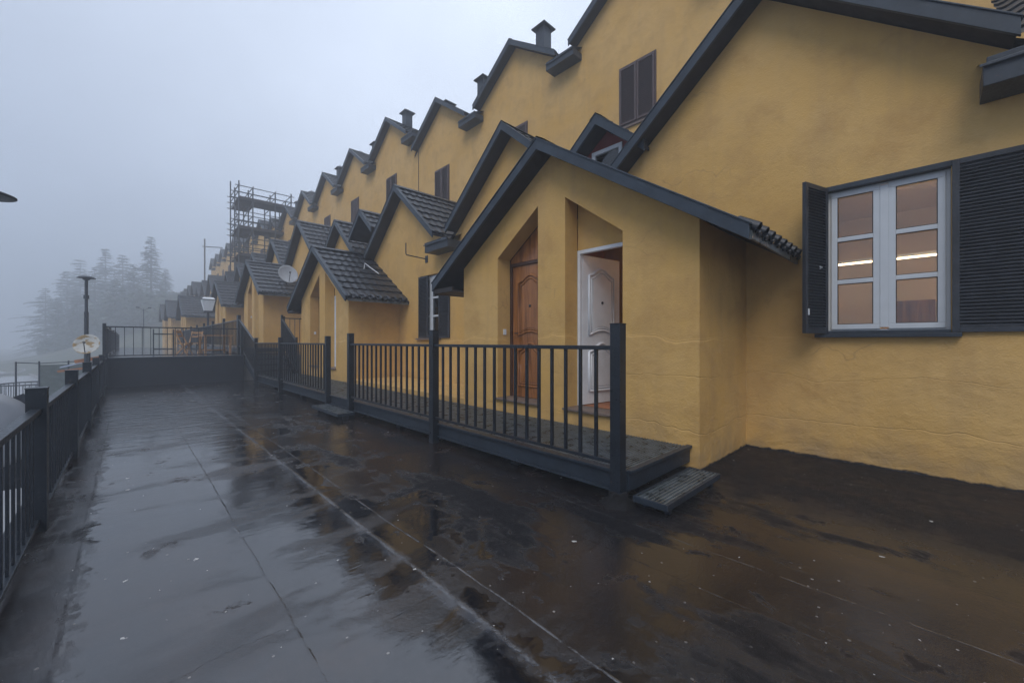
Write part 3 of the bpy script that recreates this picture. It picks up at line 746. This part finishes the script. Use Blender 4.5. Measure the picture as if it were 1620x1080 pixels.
# ------------------------------------------------------------------ entrance porches
def door_mesh(wd=.84, h=2.10):
    """leaf in YZ plane: y 0..wd, z 0..h, outer face towards -x, with raised mouldings"""
    m = MB().box(0, .045, 0, wd, 0, h)
    def path(pts, r=.019): m.tube([(-.004, a, b) for a, b in pts], r, 6, closed=True)
    def arch(y0, y1, z0, z1, rise, bottom=0):
        pts = [(y0, z0), ]
        n = 12
        for i in range(n+1):
            q = i/n; pts.append((y0+(y1-y0)*q, z0 - (bottom*math.sin(math.pi*q)))) if False else None
        bot = [(y0+(y1-y0)*i/n, z0+bottom*math.sin(math.pi*i/n)) for i in range(n+1)]
        top = [(y1-(y1-y0)*i/n, z1+rise*(math.sin(math.pi*i/n)**2)) for i in range(n+1)]
        return bot+top
    a = arch(.13, wd-.13, .98, 1.83, .11, .07); path(a); path([( .5*wd+(y-.5*wd)*.82, 1.42+(z-1.42)*.90) for y, z in a], .012)
    m.prism([(.5*wd+(y-.5*wd)*.74, 1.42+(z-1.42)*.84) for y, z in a], [], fnx, -.012, .001)
    b = arch(.13, wd-.13, .18, .74, .12, 0); path(b); path([(.5*wd+(y-.5*wd)*.82, .46+(z-.46)*.86) for y, z in b], .012)
    m.prism([(.5*wd+(y-.5*wd)*.74, .46+(z-.46)*.76) for y, z in b], [], fnx, -.012, .001)
    return m

def wall_porch(outer, holes):  # front wall panel, thickness .27 with splayed openings
    return MB().prism(outer, holes, fnx, 0, .27)

PIT = .655
def porch(label, x, y, apex, detail=True, doors=True, lod=0, depth=1.5):
    """x: front wall face (world), roof front edge is .3 further out"""
    base = apex-4.09
    t = thing('entrance_porch', label, 'porch', (x, y, base), 0, 'gabled entrance porches')
    hw = 2.03; wa = 3.955
    # openings, mirrored about the centre
    def op(s): 
        a, b = s*.25, s*1.13
        l = [(a, .455), (b, .455), (b, 2.68), (a, 3.31)]
        return l
    outer = [(-hw, -1.0), (hw, -1.0), (hw, wa-PIT*hw), (0, wa), (-hw, wa-PIT*hw)]
    MB().prism(outer, [op(-1), op(1)], fnx, 0, .27).build('front_wall', STUCCO, t)
    for s in (-1, 1):
        m = MB().box(.272, depth, s*hw-(.2 if s > 0 else 0), s*hw+(.2 if s < 0 else 0), -1.0, wa-PIT*hw-.005); m.build('side_wall', STUCCO, t)
    gable_roof(t, (0, 0, 0), -.30, depth-.001, depth, 4.09, PIT, 2.56, 2.56, .145, lod)
    for s in (-1, 1):                                  # eave edge; boxed lining on the far side only
        ze = 4.09-PIT*2.56
        if s < 0:
            MB().box(-.24, depth, -2.585, -2.565, ze-.14, ze-.065).build('eave_fascia', GRATE, t)
            q = MB(); xx = -.20
            while xx < depth-.05:
                q.tube([(xx, -2.45, ze+.055), (xx, -2.63, ze-.045)], .052, 8, cap=False); q.tube([(xx+.111, -2.45, ze+.015), (xx+.111, -2.61, ze-.075)], .03, 6); xx += .222
            q.build('tile_ends', TILE, t); continue
        MB().box(-.27, depth, min(s*2.04, s*2.56), max(s*2.04, s*2.56), ze-.20, ze-.165).build('eave_lining', SOFFIT, t)
        MB().box(-.28, depth, min(s*2.56, s*2.585), max(s*2.56, s*2.585), ze-.21, ze-.02).build('eave_fascia', FLASH, t)
        MB().box(-.275, -.24, min(s*2.0, s*2.55), max(s*2.0, s*2.55), ze-.20, ze-.12).build('eave_end', SOFFIT, t)
    for s in (-1, 1):                                  # raised thresholds
        MB().box(-.045, .30, min(s*.23, s*1.16), max(s*.23, s*1.16), .425, .456).build('door_sill', STONE, t, bevel=.006 if lod == 0 else 0)
    if not detail: 
        for s in (-1, 1): MB().box(.275, .30, min(s*.24, s*1.14), max(s*.24, s*1.14), .46, 3.3).build('door', WHITE if s < 0 else WOOD, t)
        return t
    # brown door on the far side (+y), pale door on the near side (-y)
    for s, mt, nm in ((1, WOOD, 'brown carved door'), (-1, WHITE, 'white moulded door')):
        y0, y1 = (.25, 1.13) if s > 0 else (-1.13, -.25)
        FRM = mat_frame_b if s > 0 else WHITE
        fr = MB().box(.272, .34, y0, y0+.045, .457, 2.62).box(.272, .34, y1-.045, y1, .457, 2.62).box(.272, .34, y0+.045, y1-.045, 2.57, 2.62).build('door_frame', FRM, t, bevel=.004)
        if s > 0:
            MB().prism([(.25, 2.625), (1.13, 2.625), (1.13, 2.68), (.25, 3.31)], [], fnx, .285, .32).build('transom_panel', WOOD, t)
            dd = door_mesh(.785, 2.105).build('door', mt, t, (.30, y0+.047, .462), bevel=0); tag(dd, nm)
            MB().tube([(-.02, .70, 1.02), (-.05, .70, 1.02), (-.05, .62, 1.02)], .009, 6).lathe([(.0, 0), (.022, 0), (.022, .008), (0, .008)], 12, (-.012, .39, 1.45), Matrix.Rotation(R(-90), 3, 'Y')).build('handle', METAL, dd)
        else:
            MB().prism([(-.25, 2.625), (-1.13, 2.625), (-1.13, 2.68), (-.25, 3.31)], [], fnx, .285, .32).build('transom_panel', STUCCO, t)
            if doors == 'open':
                piv = bpy.data.objects  # leaf swung inwards about its far-side hinge
                dm = door_mesh(.785, 2.105); 
                for i, v in enumerate(dm.v): dm.v[i] = (v[0], v[1]-.785, v[2])
                dd = dm.build('door', mt, t, (.33, y1-.048, .462), rz=R(82)); tag(dd, 'white moulded door standing open inwards')
                MB().lathe([(.0, 0), (.02, 0), (.02, .01), (0, .01)], 12, (-.013, -.39, 1.45), Matrix.Rotation(R(-90), 3, 'Y')).lathe([(.0, 0), (.028, 0), (.028, .03), (.02, .045), (0, .045)], 14, (-.055, -.72, .98), Matrix.Rotation(R(-90), 3, 'Y')).build('handle', GASK, dd)
            else:
                dd = door_mesh(.785, 2.105).build('door', mt, t, (.30, y0+.047, .462)); tag(dd, nm)
                MB().tube([(-.02, .08, 1.02), (-.05, .08, 1.02), (-.05, .17, 1.02)], .009, 6).build('handle', METAL, dd)
    MB().box(.12, .18, 1.118, 1.128, 1.46, 1.55).build('bell_plate', WHITE, t)
    # hall behind the doors
    r = MB(); X0, X1, Y0, Y1, Z0, Z1 = .345, depth+.9, -1.75, .12, .45, 2.95
    r.add([(X0,Y0,Z0),(X1,Y0,Z0),(X1,Y1,Z0),(X0,Y1,Z0),(X0,Y0,Z1),(X1,Y0,Z1),(X1,Y1,Z1),(X0,Y1,Z1)], [(0,1,2,3),(7,6,5,4),(0,4,5,1),(1,5,6,2),(2,6,7,3)])
    if doors == 'open':
        r.build('hall_walls', ROOMD, t, recalc=False)
        MB().lathe([(0, -.05), (.05, -.035), (.07, 0), (.0, .02)], 14, (1.15, -1.25, 2.75)).build('hall_lamp', LAMPW2, t)
    return t
mat_frame_b = mat_plain('dark_brown_frame', (.06, .028, .02), .4)
p1 = porch('large near yellow porch with a brown carved door and a white door standing open', 4.3, 3.72, 4.09, doors='open')
p2 = porch('second yellow porch with tiled roof and closed white door beyond the near porch', 4.3, 12.93, 4.21, doors='closed')
p3 = porch('third yellow porch on the upper level beside the small satellite dish', 4.3, 22.35, 5.15, detail=True, doors='closed', lod=1)
p4 = porch('fourth yellow porch half hidden behind the white lantern', 4.3, 31.8, 5.23, detail=False, lod=1)
p5 = porch('foggy yellow porch standing forward just left of the white lantern', 3.2, 41.5, 5.0, detail=False, lod=1, depth=2.5)
p6 = porch('fogbound porch third from the far end of the row', 2.9, 51.0, 5.3, detail=False, lod=2, depth=2.8)
p6['label'] = 'fogbound porch next to last in the row, towards the trees'
p7 = porch('faintest fogbound porch at the very end of the row', 2.9, 60.0, 5.5, detail=False, lod=2, depth=2.8)
MB().tube([(.7, -1.4, 3.35), (.72, -1.42, 3.52), (.8, -1.55, 3.40), (.95, -1.85, 3.18)], .012, 6).build('loose_cable', WHITE, p2)

# ------------------------------------------------------------------ scaffold tower
t = thing('scaffold_tower', 'tall grey tube scaffolding around a foggy house', 'scaffolding', (8.2, 39.8, 0))
def P3(x, y, z): return (x-8.2, y-39.8, z)
XS = (6.35, 7.3, 8.9, 10.1); YS = (38.0, 39.7, 41.6)
for x in XS:
    for y in YS:
        top = 15.0 if (x == XS[0] and y == YS[2]) else 14.2 if x == XS[0] else 14.0
        MB().tube([P3(x, y, .6), P3(x, y, top + random.uniform(-.3, .25))], .052, 6).build('standard', GALV, t)
m = MB()
for zl in (4.0, 6.1, 8.2, 10.4, 12.7):
    for dz in (0, .5, 1.0):
        for y in YS: m.tube([P3(XS[0]-.25, y, zl+dz), P3(XS[-1]+.25, y, zl+dz)], .036, 5)
        for x in XS: m.tube([P3(x, YS[0]-.25, zl+dz+.05), P3(x, YS[-1]+.25, zl+dz+.05)], .036, 5)
m.build('ledgers', GALV, t)
m = MB()
for i, zl in enumerate((4.0, 6.1, 8.2, 10.4)):
    a, b = (YS[0], YS[1]) if i % 2 else (YS[1], YS[0]); m.tube([P3(XS[0], a, zl), P3(XS[0], b, zl+2.2)], .032, 5)
    m.tube([P3(XS[0], YS[0], zl), P3(XS[1], YS[0], zl+2.2)], .032, 5)
m.build('braces', GALV, t)
for zl in (6.1, 8.2, 10.4, 12.7):
    m = MB()
    for k in range(6):
        m.box(XS[0]-8.2-.1, XS[-1]-8.2+.1, YS[0]-39.8+.1+.26*k, YS[0]-39.8+.33+.26*k, zl-.06, zl-.01)
        m.box(XS[0]-8.2+.02+.26*k, XS[0]-8.2+.25+.26*k, YS[0]-39.8+1.7, YS[-1]-39.8, zl-.06, zl-.01) if k < 5 else None
    m.box(XS[0]-8.2, XS[-1]-8.2, YS[0]-39.8-.03, YS[0]-39.8, zl-.01, zl+.18)
    m.build('deck', PLANK, t)

# ------------------------------------------------------------------ dishes, lamps
def dish(label, loc, r, face, tilt, group='satellite dishes', stained=False, mast=None):
    t = thing('satellite_dish', label, 'satellite dish', loc, 0, group)
    M = (Matrix.Rotation(R(face), 3, 'Z') @ Matrix.Rotation(R(90-tilt), 3, 'X'))
    m = MB(); prof = [(0.0001, 0), (.3*r, .02*r), (.6*r, .075*r), (.85*r, .15*r), (r, .22*r), (1.02*r, .21*r), (.85*r, .13*r), (.3*r, -.01*r), (.0001, -.02*r)]
    m.lathe(prof, 36, M=M)
    mt = DISH
    if stained:
        q = NT('stained_dish'); n = q.noise(5.0, 3, .5, vec=q.mapped((1, 1, 1.6)))
        q.col(q.mixc(q.mr(n, .47, .55), (.42, .43, .42), (.25, .17, .07))); q.rough(.5); mt = q.m
    m.build('reflector', mt, t)
    f = M @ Vector((0, 0, .75*r)); b = M @ Vector((0, -r*.9, .15*r))
    MB().tube([b, f], .012, 6).build('feed_arm', METAL, t)
    MB().tube([f, f+(M @ Vector((0, 0, -.14*r)))], .03, 8).build('receiver', GASK, t)
    bk = M @ Vector((0, 0, -.10)); MB().tube([M @ Vector((0, 0, -.01)), bk, bk+Vector((0, 0, -.15)), bk+Vector((0, 0, mast or -.5))], .02, 8).build('mast', METAL, t)
    return t
dish('small stained satellite dish outside the far left corner of the terrace', (-.80, 16.0, 1.26), .275, -20, 20, stained=True, mast=-1.2)
dish('big pale satellite dish just outside the railing at the left edge', (-1.02, 5.75, .52), .43, 170, 25, mast=-.9)
dish('small white satellite dish fixed to a yellow gable on the right', (4.55, 17.6, 3.98), .36, 8, 15, mast=-.35)

def disc_lamp(label, x, y, zhead, zg, r=.33):
    t = thing('street_lamp', label, 'street lamp', (x, y, zg), 0, 'flat disc street lamps'); h = zhead-zg
    MB().tube([(0, 0, 0), (0, 0, h-1.2)], .06, 10).tube([(0, 0, h-1.2), (0, 0, h-.1)], .045, 10).lathe([(.0, 0), (.10, 0), (.09, .3), (.06, .34)], 12).build('pole', METAL, t)
    MB().tube([(0, 0, h-.75), (0, 0, h-.62)], .075, 10).build('collar', METAL, t)
    MB().lathe([(0.001, .055), (.10, .05), (r*.75, .02), (r, -.02), (r, -.035), (r*.8, -.04), (.12, -.04), (.07, -.10), (.001, -.10)], 28, (0, 0, h)).build('lamp_head', METAL, t)
disc_lamp('dark street lamp with flat disc head beyond the left railing', -1.05, 20.4, 3.58, GZ, .24)
disc_lamp('street lamp head cut by the left edge of the picture', -1.58, 9.65, 3.54, GZ, .36)
def arm_lamp(label, x, y, zt, zg, arms=2, s=1):
    t = thing('street_lamp', label, 'street lamp', (x, y, zg), 0, 'distant arm street lamps'); h = zt-zg
    MB().tube([(0, 0, 0), (0, 0, h)], .07*s, 8).build('pole', METAL, t)
    for q in ((-1, 1)[:arms]):
        MB().tube([(0, 0, h-.15), (q*.5*s, 0, h+.02), (q*.95*s, 0, h+.1)], .04*s, 6).box(min(q*.7*s, q*1.25*s), max(q*.7*s, q*1.25*s), -.16*s, .16*s, h+.08, h+.2*s+.08).build('lamp_arm', METAL, t)
arm_lamp('double headed street lamp in the fog in front of the trees', 1.0, 48, 4.2, .6, 2, .4)
arm_lamp('faint street lamp at the far left edge in the fog', -21.0, 84, 4.6, GZ, 2, 1.6)
arm_lamp('second faint street lamp in the fog, right of the one at the edge', -17.2, 78, 4.4, GZ, 2, 1.6)
t = thing('utility_pole', 'thin fogbound utility pole with one crossarm on the hillside', 'utility pole', (8.6, 78, -3.8))
MB().tube([(0, 0, 0), (0, 0, 21)], .10, 8).build('pole', BARK, t)
MB().beam((-.3, 0, 19.8), (2.3, 0, 20.0), .1, .12).build('crossarm', BARK, t)

# lantern on the upper terrace
t = thing('lantern', 'white four sided lantern on a thin dark post on the upper terrace', 'lantern', (3.12, 27.0, .85))
LANT = mat_plain('opal_lantern_glass', (.75, .80, .86), .3, 0, .03)
MB().tube([(0, 0, 0), (0, 0, 2.05)], .05, 10).box(-.1, .1, -.1, .1, 0, .12).build('post', METAL, t)
m = MB(); a, b = .17, .29; z0, z1 = 2.14, 2.72
m.add([(-a,-a,z0),(a,-a,z0),(a,a,z0),(-a,a,z0),(-b,-b,z1),(b,-b,z1),(b,b,z1),(-b,b,z1)], [(0,3,2,1),(4,5,6,7),(0,1,5,4),(1,2,6,5),(2,3,7,6),(3,0,4,7)]); m.build('glass', LANT, t)
MB().box(-a-.03, a+.03, -a-.03, a+.03, 2.05, 2.138).box(-b-.02, b+.02, -b-.02, b+.02, 2.722, 2.76).build('frame', METAL, t)
m = MB(); m.add([(-.29,-.29,2.762),(.29,-.29,2.762),(.29,.29,2.762),(-.29,.29,2.762),(-.2,-.2,2.86),(.2,-.2,2.86),(.2,.2,2.86),(-.2,.2,2.86)], [(0,3,2,1),(4,5,6,7),(0,1,5,4),(1,2,6,5),(2,3,7,6),(3,0,4,7)]); m.build('cap', LANT, t)

# ------------------------------------------------------------------ furniture on the upper terrace
t = thing('wooden_table', 'pale wooden table seen through the parapet railing', 'table', (2.35, 18.5, .85), R(8))
MB().box(-.45, .45, -.4, .4, .70, .74).build('tabletop', PINE, t)
for sx in (-1, 1):
    for sy in (-1, 1): MB().box(-.03, .03, -.03, .03, 0, .70).build('leg', PINE, t, (sx*.38, sy*.33, 0))
MB().box(-.38, .38, -.03, .03, .16, .21).build('stretcher', PINE, t)
def chair(label, x, y, rz):
    t = thing('wooden_chair', label, 'chair', (x, y, .85), R(rz), 'wooden terrace chairs')
    MB().box(-.2, .2, -.2, .2, .42, .45).build('seat', PINE, t)
    for sx in (-1, 1):
        MB().beam((sx*.18, .18, 0), (sx*.18, -.2, .45), .035, .035).build('leg', PINE, t); MB().beam((sx*.18, -.2, 0), (sx*.18, .2, .9), .035, .035).build('leg', PINE, t)
    MB().box(-.18, .18, .12, .15, .66, .72).box(-.18, .18, .16, .19, .80, .88).build('backrest', PINE, t)
chair('wooden folding chair left of the pale table behind the parapet', 1.45, 18.6, 60)
chair('wooden folding chair turned away beside the terrace lantern', 1.9, 20.0, -30)
t = thing('metal_trolley', 'dark metal trolley standing on the upper terrace behind the railing', 'trolley', (.95, 19.6, .85))
MB().box(-.3, .3, -.2, .2, .75, .79).build('shelf', METAL, t); MB().box(-.3, .3, -.2, .2, .2, .24).build('shelf', METAL, t)
for sx in (-1, 1):
    for sy in (-1, 1): MB().tube([(sx*.28, sy*.18, .0), (sx*.28, sy*.18, .95)], .015, 6).build('leg', METAL, t)

# ------------------------------------------------------------------ below the left railing
t = thing('dark_screen', 'dark slanted board next to the big satellite dish', 'screen board', (-1.45, 11.0, -1.2))
m = MB(); m.add([(-.2, 0, 0), (.2, 0, 0), (.2, 0, 1.55), (.12, 0, 1.64), (-.2, 0, 1.48), (-.2, .05, 0), (.2, .05, 0), (.2, .05, 1.55), (.12, .05, 1.64), (-.2, .05, 1.48)],
   [(0,1,2,3,4), (9,8,7,6,5), (0,5,6,1), (1,6,7,2), (2,7,8,3), (3,8,9,4), (4,9,5,0)]); m.build('board', PARAPET, t)
t = thing('round_balcony', 'round grey balcony below the left railing with a dark curved railing', 'balcony', (-3.4, 30.9, -1.77))
MB().lathe([(0.01, .0), (1.2, 0), (1.25, -.02), (1.25, -.2), (.01, -.2)], 40).build('floor', CONC, t)
MB().lathe([(.3, -.25), (.3, -1.1), (.5, -1.1)], 16).build('column', CONC, t)
pts = [(1.15*math.cos(a), 1.15*math.sin(a)) for a in [2*math.pi*i/36 for i in range(36)]]
MB().tube([(x, y, 1.05) for x, y in pts], .035, 6, closed=True).tube([(x, y, .15) for x, y in pts], .025, 6, closed=True).build('hand_rail', RAIL, t)
for x, y in pts: inst('bbar', lambda: MB().tube([(0, 0, 0), (0, 0, 1.05)], .016, 5), 'baluster', RAIL, t, (x, y, 0))
t = thing('glazed_screen', 'greenish windbreak of thin posts and mesh panels below the railing', 'windbreak', (-1.9, 25, -2.2))
for i, x in enumerate((-1.3, -.7, .1, .9)): MB().tube([(x, 0, 0), (x, 0, 2.75)], .03, 6).build('post', METAL, t)
MB().box(-.68, .08, -.01, .01, 1.0, 2.6).box(.12, .88, -.01, .01, 1.0, 2.6).build('panel', GREENG, t)
MB().tube([(-1.3, 0, 2.72), (-.7, 0, 2.66), (.1, 0, 2.70), (.9, 0, 2.72)], .02, 6).build('top_rail', METAL, t)
t = thing('awning', 'small orange and pale blue folded awning beside the stained dish', 'awning', (-1.25, 21.0, .3))
MB().beam((-.45, 0, .15), (.55, 0, .42), .5, .03).build('canopy', BLUEF, t)
MB().beam((-.1, -.26, .34), (.52, -.26, .47), .05, .12).beam((-.5, -.26, .02), (.4, -.26, .14), .05, .07).build('valance', ORANGE, t)
MB().tube([(.1, 0, .3), (.1, 0, -3.4)], .025, 6).build('pole', METAL, t)

# ------------------------------------------------------------------ conifers in the fog
def conifer(h, seed, spread=.25, lean=0):
    rnd = random.Random(seed); tr = MB(); cr = MB()
    tr.tube([(0, 0, 0), (lean*.3, 0, h*.5), (lean, 0, h)], [h*.018, h*.011, .02], 8)
    levels = int(h*2.1)
    for i in range(levels):
        f = (i+.5)/levels; z = h*(.08+.92*f)
        R_ = h*spread*(1-f)**.62*(.55+.6*rnd.random())*(.8+.3*math.sin(i*.9+seed))+.15
        nb = 7 if f < .8 else 5
        a0 = rnd.random()*6.28
        for b in range(nb):
            if rnd.random() < .2: continue
            a = a0+6.283*b/nb+rnd.uniform(-.3, .3); L = R_*rnd.uniform(.65, 1.15); ca, sa = math.cos(a), math.sin(a)
            up = rnd.uniform(-.12, .22)
            tr.tube([(lean*f, 0, z), (ca*L*.9+lean*f, sa*L*.9, z+L*up)], [.035, .01], 4, cap=False)
            ns = int(8+L*9)
            for k in range(ns):
                q = (k+.6)/ns; px = ca*L*q+lean*f; py = sa*L*q; pz = z+L*q*up - .18*L*q*q
                wd = .16+.34*(1-q)*min(1.6, L)*.5
                for s_ in (-1, 1):
                    aa = a+s_*rnd.uniform(.6, 1.25); l2 = wd*rnd.uniform(.8, 1.9); dz = rnd.uniform(-.30, .08)
                    ex, ey, ez = px+math.cos(aa)*l2, py+math.sin(aa)*l2, pz+dz*l2*1.6
                    tx, ty = -math.sin(aa)*.09, math.cos(aa)*.09
                    cr.add([(px-tx, py-ty, pz), (px+tx, py+ty, pz+.02), (ex+tx*.2, ey+ty*.2, ez), (ex-tx*.2, ey-ty*.2, ez-.03)], [(0, 1, 2, 3)])
    return tr, cr
protos = []
for i, (h, sp) in enumerate(((16, .33), (15, .42), (13, .38))):
    t = thing('conifer_tree', 'x', 'tree', (0, 0, -50), 0, 'conifers standing in the fog')
    tr, cr = conifer(h, 11+i, sp)
    tr.build('trunk', BARK, t, recalc=False); cr.build('crown', FOL, t, recalc=False); protos.append((t, h))
def at(px, d): k = (px-810)/638; s, c = math.sin(R(TH)), math.cos(R(TH)); return d*(s+k*c), d*(c-k*s)
trees = [(239, 374, 56, 0, 'tall dark conifer, rightmost and clearest of those in the fog'), (167, 393, 62, 0, 'narrow conifer with the highest tip in the middle of the foggy wood'),
         (194, 402, 66, 2, 'pale conifer between the two tallest ones'), (127, 410, 66, 1, 'broad conifer on the left shoulder of the foggy wood'),
         (106, 428, 62, 2, 'round topped conifer, third from the left of the foggy wood'), (72, 455, 58, 1, 'low spreading conifer at the left end of the foggy wood'),
         (212, 418, 52, 1, 'bushy conifer in front of the tall right one'), (150, 425, 52, 1, 'bushy conifer in front of the middle of the wood'),
         (182, 440, 46, 2, 'small near conifer below the centre of the wood'), (262, 425, 60, 2, 'slim pale conifer right of the tallest one'),
         (92, 470, 50, 2, 'small near conifer low on the left of the wood'), (222, 455, 48, 2, 'small near conifer right behind the far parapet railing'),
         (122, 458, 48, 1, 'wide near conifer above the disc street lamp')]
used = set()
for px, py, d, k, lb in trees:
    d *= 1.8
    X, Y = at(px, d); zt = H+(540-py)*d/638; p, h = protos[k]
    zg = GZ + hillz(X, Y)*(1 if Y > 62 else 0)-.6
    s = (zt-zg)/h
    c = p if k not in used else copy_tree(p); used.add(k)
    c.location = (X, Y, zg); c.scale = (max(s, .75)*1.0, max(s, .75)*1.0, s); c.rotation_euler[2] = random.uniform(0, 6.28); c['label'] = lb
# undergrowth massed below the trees
m = MB(); rnd = random.Random(3)
for i in range(12000):
    px = 60+250*rnd.random()**.8; d = rnd.uniform(84, 122); X, Y = at(px, d)
    g = GZ + (hillz(X, Y) if Y > 62 else 0)
    top = (1.0+9.0*math.exp(-((px-180)/85)**2)); z = g+rnd.random()**.7*top*(.7+.3*math.sin(X*1.3)*math.sin(Y*.9))
    a = rnd.uniform(0, 6.28); l = rnd.uniform(.25, .6); b = rnd.uniform(-.5, .5)
    dx, dy = math.cos(a)*l, math.sin(a)*l
    m.add([(X-dx, Y-dy, z), (X+dy*.4, Y-dx*.4, z-.2), (X+dx, Y+dy, z+b*l), (X-dy*.4, Y+dx*.4, z+.35*l+.1)], [(0, 1, 2, 3)])
tag(m.build('undergrowth', FOL, recalc=False), 'dense dark undergrowth below the foggy conifers', 'undergrowth', None, 'stuff')

# ------------------------------------------------------------------ haze
hz = NT('haze'); hz.t.nodes.remove(hz.b)
pv = hz.n('ShaderNodeVolumePrincipled'); pv.inputs['Color'].default_value = (.72, .775, .85, 1); pv.inputs['Density'].default_value = .0078
pv.inputs['Anisotropy'].default_value = .1
hz.l(pv.outputs[0], hz.t.nodes['Material Output'].inputs['Volume'])
m = MB().box(-400, 400, -70, 400, GZ-1.9, 26)
o = tag(m.build('haze', hz.m), kind='stuff')
